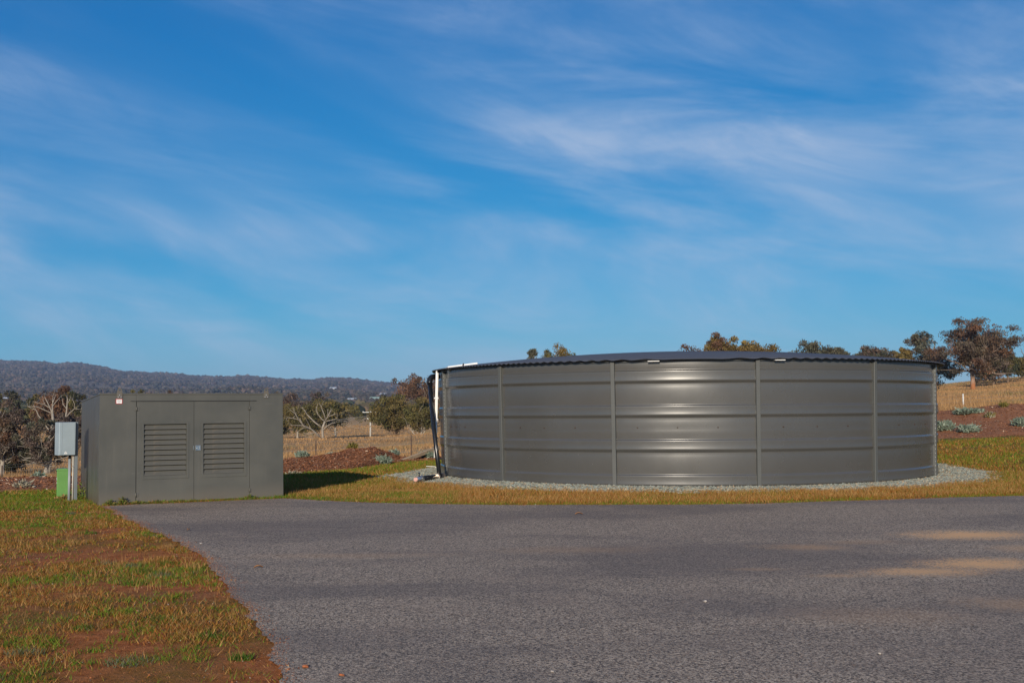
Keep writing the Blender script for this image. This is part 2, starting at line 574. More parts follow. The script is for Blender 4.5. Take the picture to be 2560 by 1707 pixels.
def make_ground():
    m, nt, b = mat_new('soil and pasture')
    h = NT(nt)
    P = h.pos()
    z = h.n('ShaderNodeAttribute', attribute_name='zone')      # r: dry paddock, g: green lawn, b: far
    sz = h.n('ShaderNodeSeparateColor'); nt.links.new(z.outputs['Color'], sz.inputs[0])
    n1 = h.noise(P, 0.9, 7, 0.65); n2 = h.noise(P, 7.0, 6, 0.7); n3 = h.noise(P, 60.0, 4, 0.7)
    soil = h.mix(h.ramp(n2, 0.3, 0.7), rgb(0.30, 0.085, 0.022), rgb(0.52, 0.19, 0.065))
    soil = h.mix(h.ramp(n3, 0.55, 0.75, 0, 0.6), soil, rgb(0.50, 0.28, 0.15))
    soil = h.mix(h.ramp(n1, 0.35, 0.5, 0.35, 0), soil, rgb(0.27, 0.14, 0.08))
    lawn = h.mix(h.ramp(n1, 0.38, 0.62), rgb(0.20, 0.125, 0.030), rgb(0.125, 0.15, 0.022))
    lawn = h.mix(h.ramp(n2, 0.42, 0.7, 0, 0.8), lawn, rgb(0.22, 0.115, 0.045))
    near = h.mix(sz.outputs[1], soil, lawn)
    pn = h.noise(h.mapping(P, (0.05, 0.16, 1)), 1.0, 6, 0.65)
    dry = h.mix(h.ramp(pn, 0.35, 0.65), rgb(0.42, 0.23, 0.088), rgb(0.58, 0.375, 0.17))
    dry = h.mix(h.ramp(n2, 0.4, 0.75, 0, 0.45), dry, rgb(0.27, 0.17, 0.085))
    dry = h.mix(h.ramp(h.noise(P, 0.13, 4, 0.6), 0.52, 0.72, 0, 0.35), dry, rgb(0.23, 0.18, 0.08))
    far = h.mix(h.ramp(h.noise(P, 0.006, 5, 0.6), 0.40, 0.60), rgb(0.10, 0.10, 0.05), rgb(0.30, 0.21, 0.12))
    c = h.mix(sz.outputs[0], near, dry)
    c = h.mix(sz.outputs[2], c, far)
    h.set(b.inputs['Base Color'], c)
    b.inputs['Roughness'].default_value = 0.95
    b.inputs['Specular IOR Level'].default_value = 0.1
    h.bump(h.math('ADD', n2, h.math('MULTIPLY', n3, 0.8)), 0.8, 0.05, b)
    return m


M['ground'] = make_ground()


def make_gum_foot():
    m, nt, b = mat_new('gum bark, orange at the foot')
    h = NT(nt)
    o = h.obj()
    sp = h.n('ShaderNodeSeparateXYZ'); nt.links.new(o, sp.inputs[0])
    n = h.noise(o, 1.5, 5, 0.6)
    hi = h.mix(h.ramp(n, 0.35, 0.65), rgb(0.19, 0.14, 0.11), rgb(0.33, 0.26, 0.21))
    k = h.ramp(h.math('ADD', sp.outputs[2], h.math('MULTIPLY', h.math('SUBTRACT', n, 0.5), 2.5)), 0.2, 2.4)
    h.set(b.inputs['Base Color'], h.mix(k, rgb(0.33, 0.135, 0.06), hi))
    b.inputs['Roughness'].default_value = 0.9
    b.inputs['Specular IOR Level'].default_value = 0.1
    return m


M['gum_foot'] = make_gum_foot()


def make_mulch():
    m, nt, b = mat_new('red bark mulch')
    h = NT(nt)
    P = h.pos()
    n1 = h.noise(P, 1.3, 5, 0.6); n2 = h.noise(h.mapping(P, (22, 45, 30), (0, 0, 0.4)), 1.0, 4, 0.7)
    c = h.mix(h.ramp(n2, 0.3, 0.7), rgb(0.19, 0.078, 0.040), rgb(0.38, 0.175, 0.088))
    c = h.mix(h.ramp(n1, 0.4, 0.7, 0, 0.5), c, rgb(0.36, 0.17, 0.082))
    h.set(b.inputs['Base Color'], c)
    b.inputs['Roughness'].default_value = 0.92
    b.inputs['Specular IOR Level'].default_value = 0.1
    h.bump(n2, 0.6, 0.03, b)
    return m


M['mulch'] = make_mulch()
M['gravel_base'] = paint('gravel bed', (0.21, 0.22, 0.19), 0.95, 0, 0.4, 26.0, 0.1, 0.6)

# ------------------------------------------------------------------ terrain
def hz(px): return 1028.0 - (px - 1280) * 0.00785


def cp(px, py, Y): return ((px - 1280) / F * Y, Y, 1.5 - (py - hz(px)) / F * Y)


ctrl = [(x, y, 0.0) for x in (-45, -22, -10, 0, 10, 22, 45) for y in (-60, -20, 2, 12, 18)]
ctrl += [(-13, 20, -0.03), (-9, 21, -0.10), (-6, 24, -0.08), (0, 26, 0), (4, 31, 0.05), (9.5, 24.5, 0.0),
         cp(2345, 1180, 24.8), cp(2450, 1096, 32), cp(2345, 1098, 32), cp(2560, 1092, 32), cp(2450, 1014, 48), cp(2345, 1016, 48), cp(2560, 1010, 50),
         cp(2450, 979, 148), cp(2300, 985, 148), cp(2560, 972, 148), cp(2450, 1000, 80), cp(2560, 941, 230), cp(2380, 962, 230), cp(2250, 975, 230), (120, 330, 5.0), (60, 330, 3.0),
         cp(1700, 1005, 150), (6, 45, 0.3), (10, 90, 1.2),
         cp(720, 1185, 26.5), cp(900, 1172, 29), cp(1030, 1151, 34), cp(900, 1173, 45), cp(700, 1180, 45), cp(900, 1140, 62), cp(900, 1122, 95), cp(1060, 1135, 62), cp(1060, 1116, 95), cp(730, 1142, 62), cp(730, 1120, 95), cp(850, 1114, 148), cp(1060, 1101, 165), cp(930, 1064, 350), cp(720, 1097, 170), cp(930, 1105, 180),
         cp(120, 1193, 60), cp(0, 1191, 60), cp(-300, 1195, 60), cp(60, 1165, 80), cp(75, 1046, 380), cp(200, 1112, 120), cp(30, 1203, 30), cp(-200, 1203, 30), cp(500, 1100, 120), cp(400, 1060, 350), cp(1500, 1050, 350)]
ctrl = np.array(ctrl)


def _u(r2): return np.where(r2 > 1e-9, 0.5 * r2 * np.log(np.maximum(r2, 1e-9)), 0.0)


_cs = 50.0
_c = ctrl[:, :2] / _cs
_n = len(ctrl)
_K = _u(((_c[:, None] - _c[None]) ** 2).sum(-1)) + 0.002 * np.eye(_n)
_P = np.c_[np.ones(_n), _c]
_A = np.block([[_K, _P], [_P.T, np.zeros((3, 3))]])
_w = np.linalg.solve(_A, np.r_[ctrl[:, 2], np.zeros(3)])


def T(x, y):
    x = np.asarray(x, float); y = np.asarray(y, float)
    sh = x.shape
    q = np.stack([x.ravel(), y.ravel()], -1) / _cs
    out = np.empty(len(q))
    for i in range(0, len(q), 60000):
        b = q[i:i + 60000]
        k = _u(((b[:, None] - _c[None]) ** 2).sum(-1))
        out[i:i + 60000] = k @ _w[:_n] + _w[_n] + b @ _w[_n + 1:]
    x_, y_ = x.ravel(), y.ravel()
    out = out + 0.35 * sstep(60, 120, y_) * (fbm(x_, y_, 0.03, 5) - 0.5) + 0.06 * sstep(30, 45, y_) * (fbm(x_, y_, 0.3, 2) - 0.5)
    out = out * sstep(20.0, 26.5, y_)
    r = np.hypot(x_, y_)
    tpx = x_ / np.maximum(y_, 1.0)
    far = -2.5 + 12.0 * sstep(380, 1300, r) + 4.5 * sstep(0.0, 0.35, tpx) * (y_ > 0)
    far = np.where(y_ < 0, 0.0, far)
    k = sstep(260, 480, r)
    return (out * (1 - k) + far * k).reshape(sh)


def tz(x, y): return float(T(np.array([x]), np.array([y]))[0])


# tank frame
TA = RAD(8.79); TL = 26.5
TC = np.array([TL * math.sin(TA), TL * math.cos(TA)])
TR_TOP, TR_BOT, TH = 5.81, 5.75, 2.45
PHI0 = math.atan2(-math.cos(TA), -math.sin(TA))


def tpos(theta, R, z):
    a = PHI0 + RAD(theta)
    return np.array([TC[0] + R * math.cos(a), TC[1] + R * math.sin(a), z])


# shed frame
SO = Vector((-6.8578, 18.0, 0.0064))
SU = Vector((0.88236, 0.47057, 0.00092)); SV = Vector((-0.47018, 0.88171, -0.03893)); SW = Vector((-0.01913, 0.03392, 0.99924))
SM = Matrix((SU, SV, SW)).transposed()
SHW, SHH, SHD = 3.113, 1.847, 2.53


def in_shed(x, y, m=0.03):
    dx, dy = x - SO.x, y - SO.y
    a = dx * SU.x + dy * SU.y; b = dx * SV.x + dy * SV.y
    return (a > -m) & (a < SHW + m) & (b > -m) & (b < SHD + m)


# asphalt outline from photo pixels on the flat
edge_px = [(770, 1850), (738, 1770), (711, 1707), (701, 1685), (685, 1631), (663, 1590), (625, 1545), (583, 1494), (555, 1462), (542, 1430), (523, 1405), (469, 1376), (453, 1357), (405, 1338), (351, 1317), (300, 1290), (250, 1266)]
far_px = [(250, 1266), (330, 1262), (430, 1258), (560, 1252), (660, 1248), (712, 1246), (790, 1250), (880, 1255), (1000, 1259), (1150, 1261), (1300, 1263), (1450, 1262), (1600, 1262), (1760, 1261), (1900, 1259), (2050, 1254), (2250, 1248), (2400, 1243), (2560, 1239), (2800, 1230)]


def dens(pts, step, jit, seed):
    r = np.random.default_rng(seed)
    out = []
    acc = np.zeros(2)
    for a, b in zip(pts[:-1], pts[1:]):
        a = np.array(a); b = np.array(b)
        n = max(1, int(np.linalg.norm(b - a) / step))
        for i in range(n):
            p = a + (b - a) * i / n
            acc = acc * 0.82 + r.normal(0, jit, 2)
            out.append(p + acc)
    out.append(np.array(pts[-1]))
    return out


near_w = dens([tuple(gz(*p)[:2]) for p in edge_px], 0.05, 0.014, 3)
far_w = dens([tuple(gz(*p)[:2]) for p in far_px], 0.08, 0.010, 4)
pav = near_w + far_w[1:] + [np.array([26.0, 14.0]), np.array([30.0, -30.0]), np.array([-6.0, -30.0]), np.array([-1.2, -4.0]), np.array([-0.9, 2.0]), np.array([-1.1, 3.6])]
PAV = np.array(pav)


def in_poly(x, y, poly):
    x = np.asarray(x); y = np.asarray(y)
    ins = np.zeros(x.shape, bool)
    px, py = poly[:, 0], poly[:, 1]
    j = len(poly) - 1
    for i in range(len(poly)):
        c = ((py[i] > y) != (py[j] > y)) & (x < (px[j] - px[i]) * (y - py[i]) / (py[j] - py[i] + 1e-12) + px[i])
        ins ^= c
        j = i
    return ins


# gravel outline round the tank
def grav_r(theta):
    """gravel outer radius by tank angle in degrees (0 faces the camera)"""
    th = np.asarray(theta, float)
    base = np.interp(th, [-180, -110, -88, -76, -62, -45, -30, -15, 0, 15, 30, 48, 62, 72, 80, 92, 110, 180], [6.4, 6.5, 6.75, 7.15, 6.95, 6.72, 6.62, 6.5, 6.42, 6.45, 6.6, 6.72, 6.8, 6.95, 7.05, 6.7, 6.4, 6.4])
    return base - 0.14 + 0.10 * np.sin(th * 0.31) + 0.07 * np.sin(th * 0.83 + 1) + 0.05 * np.sin(th * 2.1 + 2)


def tank_polar(x, y):
    dx, dy = x - TC[0], y - TC[1]
    r = np.hypot(dx, dy)
    th = (np.degrees(np.arctan2(dy, dx) - PHI0) + 180) % 360 - 180
    return r, th


# ground sheet: rings round the camera
def build_ground():
    ang = np.r_[np.arange(-44, 44, 0.3), np.arange(44, 316, 4.0)]
    rad = np.r_[np.linspace(0.5, 20, 40), np.linspace(20.35, 60, 110), np.geomspace(61, 6400, 130)]
    A, R_ = np.meshgrid(np.radians(ang), rad, indexing='xy')
    X = R_ * np.sin(A); Y = R_ * np.cos(A)
    Z = T(X, Y)
    pavd = in_poly(X, Y, PAV)
    near = (np.hypot(X, Y) < 40)
    Z = Z + np.where(near & ~pavd, (fbm(X, Y, 1.7, 11) - 0.5) * 0.03, 0) - 0.006
    nr, na = X.shape
    v = np.stack([X, Y, Z], -1).reshape(-1, 3)
    v = np.vstack([v, [[0, 0, -0.006]]])
    i = np.arange(nr - 1)[:, None] * na; j = np.arange(na)[None]
    j2 = (j + 1) % na
    f = np.stack([i + j, i + na + j, i + na + j2, i + j2], -1).reshape(-1, 4)
    c = len(v) - 1
    f2 = np.stack([np.full(na, c), np.arange(na), (np.arange(na) + 1) % na, (np.arange(na) + 1) % na], -1)
    me = bpy.data.meshes.new('ground')
    tri = [(c, k, (k + 1) % na) for k in range(na)]
    me = np_mesh('ground', v, f[:, ::-1], True)
    x, y = v[:, 0], v[:, 1]
    r = np.hypot(x, y)
    dry = sstep(33, 44, y + (fbm(x, y, 0.25, 3) - 0.5) * 7 + np.where(x < -7, 11, 0) * sstep(-5, -9, x))
    dry = np.where(y < 10, 0, dry)
    lawn = np.where(y > 19.3, 1.0, 0.0) * 0.85 + np.where(x > 4, .1, 0)
    fore = (x < -1) & (y < 20)
    lawn = np.where(fore, np.clip((fbm(x, y, 0.9, 8) - 0.40) * 4.0, 0, 0.55) + 0.35 * sstep(15, 18, y), np.maximum(lawn, 0.75))
    zone = np.stack([dry, np.clip(lawn, 0, 1), sstep(420, 800, r)], -1)
    a = me.color_attributes.new('zone', 'FLOAT_COLOR', 'POINT')
    c4 = np.ones((len(v), 4), np.float32); c4[:, :3] = zone
    a.data.foreach_set('color', c4.ravel())
    o = link('ground', me, M['ground'])
    tag(o, 'red soil, patchy lawn and dry pasture running back to the valley', kind='structure')


build_ground()

# sealed yard (a sheet lying on the ground)
def build_asphalt():
    import bmesh
    bm = bmesh.new()
    vs = [bm.verts.new((float(p[0]), float(p[1]), 0.006)) for p in PAV]
    fc = bm.faces.new(vs)
    fc.normal_update()
    if fc.normal.z < 0: fc.normal_flip()
    bmesh.ops.triangulate(bm, faces=[fc])
    me = bpy.data.meshes.new('asphalt_yard')
    bm.to_mesh(me); bm.free()
    o = link('asphalt_yard', me, M['asphalt'])
    tag(o, 'grey chip seal yard with sandy drifts in the foreground', kind='structure')


build_asphalt()

# gravel bed: ring heaped against the tank
def grav_h(r, th):
    ro = grav_r(th)
    k = np.clip((ro - r) / (ro - 5.74), 0, 1)
    heap = np.interp(th, [-180, -95, -70, -55, -30, 0, 25, 50, 75, 100, 180], [0.03, 0.03, 0.02, 0.04, 0.05, 0.035, 0.03, 0.035, 0.03, 0.05, 0.05])
    return -0.012 + 0.03 * sstep(0, 0.12, k) + heap * k ** 0.8


def build_gravel():
    th = np.arange(-180, 180, 1.0)
    ks = np.linspace(0, 1, 14)
    TH, K = np.meshgrid(th, ks, indexing='xy')
    ro = grav_r(TH)
    R_ = ro + (5.66 - ro) * K
    a = PHI0 + np.radians(TH)
    X = TC[0] + R_ * np.cos(a); Y = TC[1] + R_ * np.sin(a)
    Z = T(X, Y) + grav_h(R_, TH)
    v = np.stack([X, Y, Z], -1).reshape(-1, 3)
    na = len(th)
    i = np.arange(len(ks) - 1)[:, None] * na; j = np.arange(na)[None]; j2 = (j + 1) % na
    f = np.stack([i + j, i + j2, i + na + j2, i + na + j], -1).reshape(-1, 4)
    o = link('gravel_bed', np_mesh('gravel_bed', v, f, True), M['gravel_base'])
    tag(o, 'bed of crushed stone packed round the foot of the tank', kind='structure')
    # stones
    n = 30000
    th = rng.uniform(-100, 100, n)
    ro = grav_r(th)
    r = 5.78 + (ro + 0.25 - 5.78) * rng.random(n) ** 0.85
    keep = (r < ro) | (rng.random(n) < 0.30)
    th, r, ro = th[keep], r[keep], ro[keep]
    n = len(th)
    a = PHI0 + np.radians(th)
    x = TC[0] + r * np.cos(a); y = TC[1] + r * np.sin(a)
    z = T(x, y) + np.maximum(grav_h(r, th), -0.005)
    base = np.array([[1, 0, 0], [-1, 0, 0], [0, 1, 0], [0, -1, 0], [0, 0, 1], [0, 0, -1]], float)
    fb = np.array([[0, 2, 4], [2, 1, 4], [1, 3, 4], [3, 0, 4], [2, 0, 5], [1, 2, 5], [3, 1, 5], [0, 3, 5]])
    s = rng.uniform(0.014, 0.034, (n, 1, 1)) * rng.uniform(0.6, 1.3, (n, 6, 1))
    rot = rng.normal(size=(n, 3, 3)); rot, _ = np.linalg.qr(rot)
    v = np.einsum('ij,njk->nik', base, rot) * s
    v += np.stack([x, y, z + 0.008], -1)[:, None]
    f = (fb[None] + 6 * np.arange(n)[:, None, None]).reshape(-1, 3)
    tone = rng.uniform(0.45, 1.25, n)[:, None]
    hue = rng.random(n)
    colr = np.where(hue[:, None] < 0.6, [[0.30, 0.33, 0.29]], np.where(hue[:, None] < 0.85, [[0.38, 0.36, 0.27]], [[0.42, 0.31, 0.20]])) * tone
    colr = np.repeat(colr * 0.82, 6, 0)
    o = link('gravel', np_mesh('gravel', v.reshape(-1, 3), f, False, colr), M['stone'])
    tag(o, 'loose grey green crushed stone round the foot of the tank', kind='stuff')


build_gravel()

# ------------------------------------------------------------------ mulch beds
def bed(name, label, front, back, height, seed, x0=None):
    """front/back: lists of (x,y); rows run front to back"""
    fr = np.array(front); bk = np.array(back)
    xs = np.linspace(fr[0, 0], fr[-1, 0], 130)
    yf = np.interp(xs, fr[:, 0], fr[:, 1]); yb = np.interp(xs, bk[:, 0], bk[:, 1])
    t = np.linspace(0, 1, 46)
    X = np.repeat(xs[None], len(t), 0)
    Y = yf[None] + (yb - yf)[None] * t[:, None]
    hh = height(X, Y, t[:, None], np.linspace(0, 1, len(xs))[None])
    edge = sstep(0, 0.10, t)[:, None] * sstep(0, 0.10, 1 - t)[:, None] * sstep(0, 0.05, np.linspace(0, 1, len(xs)))[None] * sstep(0, 0.05, 1 - np.linspace(0, 1, len(xs)))[None]
    H = -0.05 + (0.085 + hh + (fbm(X, Y, 2.2, seed) - 0.5) * 0.10 + (fbm(X, Y, 9, seed + 4) - 0.5) * 0.05) * edge
    Z = T(X, Y) + H
    v = np.stack([X, Y, Z], -1).reshape(-1, 3)
    n = len(xs)
    i = np.arange(len(t) - 1)[:, None] * n; j = np.arange(n - 1)[None]
    f = np.stack([i + j, i + j + 1, i + n + j + 1, i + n + j], -1).reshape(-1, 4)
    o = link(name, np_mesh(name, v, f, True), M['mulch'])
    tag(o, label, kind='structure')

    def z_at(x, y):
        c = int(np.argmin(np.abs(xs - x)))
        r = int(np.argmin(np.abs(Y[:, c] - y)))
        return float(Z[r, c])
    return z_at, (X, Y, Z, edge)


def h_mid(X, Y, t, s):
    px = X / Y * F + 1280
    top = np.interp(px, [640, 708, 760, 850, 900, 935, 960, 1000, 1100], [0.20, 0.24, 0.28, 0.36, 0.46, 0.48, 0.34, 0.10, 0.05])
    h = top * np.exp(-((t - 0.55) / 0.30) ** 2)
    dx = px - 890; dig = np.exp(-((dx / 38) ** 2 + ((t - 0.42) / 0.13) ** 2))
    return h - 0.16 * dig + 0.10 * np.exp(-(((px - 872) / 20) ** 2 + ((t - 0.66) / 0.1) ** 2))


def gp(px, py): return tuple(gz(px, py)[:2])


zmid, bmid = bed('mulch_bed', 'long low bed of red bark mulch behind the grey shed',
                 [gp(600, 1191), gp(708, 1184), gp(791, 1179), gp(866, 1174), gp(949, 1162), gp(1005, 1155), gp(1110, 1149)],
                 [(-7.4, 33), (-5.5, 34), (-2.8, 36.5), (-0.8, 38)], h_mid, 20)


def h_left(X, Y, t, s): return 0.16 * np.exp(-((t - 0.6) / 0.3) ** 2) + 0 * X


zleft, bleft = bed('mulch_bed', 'strip of red bark mulch at the left edge behind the meter box', [(-15.5, 20.6), (-11, 20.9), (-9.0, 21.9), (-6.6, 25.2)], [(-15.5, 25.5), (-11, 26.5), (-9.0, 28.0), (-6.6, 29.5)], h_left, 30)


def h_right(X, Y, t, s):
    px = X / Y * F + 1280
    return (0.31 + 0.14 * np.exp(-((px - 2520) / 90) ** 2)) * np.exp(-((t - 0.74) / 0.32) ** 2) + 0.10 * (fbm(X, Y, 0.5, 77) - 0.5)


zright, bright = bed('mulch_bed', 'steep bank of red bark mulch to the right of the tank', [(9.0, 31.6), (12.6, 32.0), (18, 32.3), (24, 32.0)], [(9.0, 40), (14, 41), (18, 41), (24, 41)], h_right, 40)


def chips():
    V, C = [], []
    for (X, Y, Z, E), n in ((bmid, 16000), (bleft, 9000), (bright, 14000)):
        i = rng.integers(0, X.shape[0] - 1, n); j = rng.integers(0, X.shape[1] - 1, n)
        a, b = rng.random(n), rng.random(n)
        def bi(Q): return (Q[i, j] * (1 - a) + Q[i + 1, j] * a) * (1 - b) + (Q[i, j + 1] * (1 - a) + Q[i + 1, j + 1] * a) * b
        x, y, z = bi(X), bi(Y), bi(Z)
        ok = bi(E) > 0.3
        x, y, z = x[ok], y[ok], z[ok]
        m = len(x)
        an = rng.uniform(0, 6.28, m); L_ = rng.uniform(0.012, 0.040, m); w = rng.uniform(0.006, 0.014, m)
        d = np.stack([np.cos(an), np.sin(an), rng.normal(0.1, 0.45, m)], -1); d /= np.linalg.norm(d, axis=1)[:, None]
        s = np.stack([-np.sin(an), np.cos(an), rng.normal(0, 0.5, m)], -1); s /= np.linalg.norm(s, axis=1)[:, None]
        p = np.stack([x, y, z + 0.018], -1)
        q = np.stack([p - d * L_[:, None] - s * w[:, None], p + d * L_[:, None] - s * w[:, None], p + d * L_[:, None] + s * w[:, None], p - d * L_[:, None] + s * w[:, None]], 1)
        V.append(q.reshape(-1, 3))
        hue = rng.random(m)[:, None]
        c = np.where(hue < 0.78, [[0.27, 0.115, 0.056]], np.where(hue < 0.955, [[0.30, 0.15, 0.085]], [[0.50, 0.37, 0.26]])) * rng.uniform(0.5, 1.35, m)[:, None]
        C.append(np.repeat(c, 4, 0))
    v = np.vstack(V); c = np.vstack(C)
    f = np.arange(len(v)).reshape(-1, 4)
    o = link('bark_chips', np_mesh('bark_chips', v, f, False, c), M['chip'])
    tag(o, 'loose red brown bark chips strewn over the mulch beds', kind='stuff')


chips()

# ------------------------------------------------------------------ water tank
tank = empty('water_tank', (TC[0], TC[1], 0.0))
tag(tank, 'big round dark grey corrugated steel water tank with low domed roof', 'water tank')


def wall_profile():
    """(height below the top, radial offset): proud bands with rounded steps"""
    pts = [(0.0, 0.0)]
    bands = [(0.182, 0.214, 0.386, 0.446), (0.846, 0.878, 1.036, 1.098), (1.502, 1.534, 1.692, 1.754), (2.164, 2.196, 2.358, 2.414)]
    prev = 0.0
    for (a, b, c, d) in bands:
        # recess from prev to a: flares out just below the groove, then runs flat
        n = 9
        for i in range(1 if prev == 0 else 0, n):
            t = i / (n - 1)
            z = prev + 0.004 + (a - 0.006 - prev - 0.004) * t
            off = 0.0 if prev == 0 else -0.005 * math.exp(-t * (a - prev) / 0.055)
            pts.append((z, off + 0.0025 * math.sin(math.pi * t)))
        # outward step, facing up: corner, slope, corner
        for t in (0.0, 0.06, 0.14, 0.3, 0.5, 0.7, 0.86, 0.94, 1.0):
            s = t * t * (3 - 2 * t)
            pts.append((a - 0.004 + (b - a + 0.004) * t, 0.023 * s))
        n = 8
        for i in range(1, n):
            t = i / (n - 1)
            pts.append((b + (c - 0.004 - b) * t, 0.023 + 0.007 * t ** 2.6))
        for t in (0.06, 0.2, 0.5, 0.8, 0.94):
            s = t * t * (3 - 2 * t)
            pts.append((c + (d - c) * t, 0.030 - 0.035 * s))
        prev = d
    for z in (2.42, 2.44, 2.47, 2.56):
        pts.append((z, -0.005 * math.exp(-(z - 2.414) / 0.055)))
    return pts


PROF = wall_profile()
POSTS = [-65.0, -38.6, -12.5, 14.5, 40.5, 68.3]
step_b = (360 - 133.3) / 8
POSTS_ALL = POSTS + [68.3 + step_b * (i + 1) for i in range(7)]
JOINT = 1.316


def wall_panel(t0, t1, upper, seed):
    pr = [p for p in PROF if (p[0] < JOINT - 0.003) == upper]
    if upper: pr = pr + [(JOINT + 0.012, 0.0035)]
    else: pr = [(JOINT - 0.002, 0.0)] + pr
    r = random.Random(seed)
    n = 26
    ph = r.uniform(0, 6)
    vs = []
    for (z, off) in pr:
        for k in range(n + 1):
            u = k / n
            th = t0 + (t1 - t0) * u
            zz = TH - z
            R = TR_BOT + (TR_TOP - TR_BOT) * zz / TH + off + 0.004 * math.sin(math.pi * u) + 0.0012 * math.sin(7 * u + ph + z * 2.0)
            a = PHI0 + RAD(th)
            vs.append((R * math.cos(a), R * math.sin(a), zz))
    fs = []
    for i in range(len(pr) - 1):
        for k in range(n):
            a = i * (n + 1) + k
            fs.append((a, a + n + 1, a + n + 2, a + 1))
    mb = MB().add(vs, fs, True)
    return mb.build('wall_panel', M['tank_wall'], tank)


for i, t0 in enumerate(POSTS_ALL):
    t1 = POSTS_ALL[i + 1] if i + 1 < len(POSTS_ALL) else POSTS_ALL[0] + 360
    for up in (True, False):
        wall_panel(t0, t1, up, i * 2 + up)


def local_t(theta, R, z):
    p = tpos(theta, R, z)
    return np.array([p[0] - TC[0], p[1] - TC[1], z])


def post(theta):
    """folded channel post: tapered flanges, flat face"""
    hw, dep = 0.040, 0.066
    a = PHI0 + RAD(theta)
    er = np.array([math.cos(a), math.sin(a), 0]); et = np.array([-math.sin(a), math.cos(a), 0])
    sec = [(-hw, -0.01), (-hw, dep - 0.006), (-hw + 0.005, dep), (hw - 0.005, dep), (hw, dep - 0.006), (hw, -0.01)]
    vs = []
    for z in (TH - 0.005, -0.08):
        R = TR_BOT + (TR_TOP - TR_BOT) * z / TH
        for (s, d) in sec:
            p = er * (R + d) + et * s
            vs.append((p[0], p[1], z))
    n = len(sec)
    fs = [(k, k + 1, k + 1 + n, k + n) for k in range(n - 1)]
    fs.append(tuple(range(n)))
    o = MB().add(vs, fs).build('post', M['tank_post'], tank)
    if 30 < abs(theta) < 90:
        b = MB()
        for k in range(26):
            z = 0.10 + k * 0.088
            s = 1 if theta < 0 else -1                      # bolt heads on the flank turned to the yard
            R = TR_BOT + (TR_TOP - TR_BOT) * z / TH
            c = er * (R + 0.050) + et * s * hw
            b.tube([(c[0], c[1], z), tuple(np.array([c[0], c[1], z]) + et * s * 0.014)], [0.010, 0.008], 6) if abs(theta) > 55 else b.tube([(c[0], c[1], z), tuple(np.array([c[0], c[1], z]) + et * s * 0.010)], [0.007, 0.006], 6)
        tag(b.build('bolt_row', M['galv'] if abs(theta) > 55 else M['tank_post'], o), kind='stuff')
    return o


for t in POSTS_ALL:
    post(t)

# row of fixing bolts along the sheet joint
bolt_me = None
joints = [(-60.8, -57.3, -52.5), (-33.5, -27.5, -20.5), (-8.0, -0.5, 7.0), (19.5, 26.5, 33.6), (48.5, 55.0, 61.0)]
for row in joints:
    for th in row:
        p = local_t(th, TR_BOT + 0.030, TH - JOINT + 0.035)
        if bolt_me is None:
            b = MB()
            b.tube([(0, 0, 0), (0.014, 0, 0)], [0.014, 0.012], 8)
            b.tube([(0.014, 0, 0), (0.026, 0, 0)], [0.008, 0.008], 6)
            bolt_me = b.mesh('bolt')
            bolt_me.materials.append(M['post_steel'])
        o = link('bolt', bolt_me, None, tank)
        o.location = p
        o.rotation_euler = (0, 0, PHI0 + RAD(th))


def tank_roof():
    RR = 5.98
    RISE = 0.385
    pitch = 0.083
    rows = np.arange(-RR + 0.002, RR, 0.0145)
    fd = np.array([math.cos(PHI0), math.sin(PHI0)])       # toward the camera
    sd = np.array([-math.sin(PHI0), math.cos(PHI0)])      # along the ribs
    rot = RAD(2.5)
    fd, sd = fd * math.cos(rot) + sd * math.sin(rot), sd * math.cos(rot) - fd * math.sin(rot)
    nc = 40
    # columns crowd the rim
    cu = np.sin(np.linspace(-math.pi / 2, math.pi / 2, nc + 1))
    half = np.sqrt(np.maximum(RR ** 2 - rows ** 2, 1e-4))
    wob = 1 + 0.0015 * np.sin(rows * 5.0)
    S_ = half[:, None] * cu[None] * wob[:, None]
    Dd = np.repeat(rows[:, None], nc + 1, 1)
    r2 = (S_ ** 2 + Dd ** 2) / RR ** 2
    z = TH + 0.008 + RISE * (1 - r2)
    z += 0.013 * np.sin(2 * math.pi * Dd / pitch)
    X = Dd * fd[0] + S_ * sd[0]; Y = Dd * fd[1] + S_ * sd[1]
    v = np.stack([X, Y, z], -1).reshape(-1, 3)
    n = nc + 1
    i = np.arange(len(rows) - 1)[:, None] * n; j = np.arange(nc)[None]
    f = np.stack([i + j, i + n + j, i + n + j + 1, i + j + 1], -1).reshape(-1, 4)
    o = link('roof', np_mesh('roof', v, f, True), M['roof'], tank)
    # rim beam under the sheets
    vs, fs = [], []
    m = 144
    sec = [(5.70, TH - 0.03), (5.86, TH - 0.03), (5.86, TH - 0.016), (5.70, TH - 0.016)]
    for k in range(m):
        a = 2 * math.pi * k / m
        for (r, zz) in sec: vs.append((r * math.cos(a), r * math.sin(a), zz))
    for k in range(m):
        for q in range(4):
            a0 = k * 4 + q; a1 = k * 4 + (q + 1) % 4
            b0 = ((k + 1) % m) * 4 + q; b1 = ((k + 1) % m) * 4 + (q + 1) % 4
            fs.append((a0, b0, b1, a1))
    MB().add(vs, fs, False).build('rim_ring', M['tank_post'], tank)
    return o


tank_roof()

# bright packing strips poking out under the eave
for th, w in ((-4.6, 0.22), (18.5, 0.20)):
    m4 = Matrix.Rotation(PHI0 + RAD(th), 4, 'Z')
    o = MB().box(5.80, 5.955, -w / 2, w / 2, -0.010, 0.004, 0.002).build('packing_strip', M['white_sheet'], tank)
    o.matrix_basis = Matrix.Translation((0, 0, TH - 0.022)) @ m4

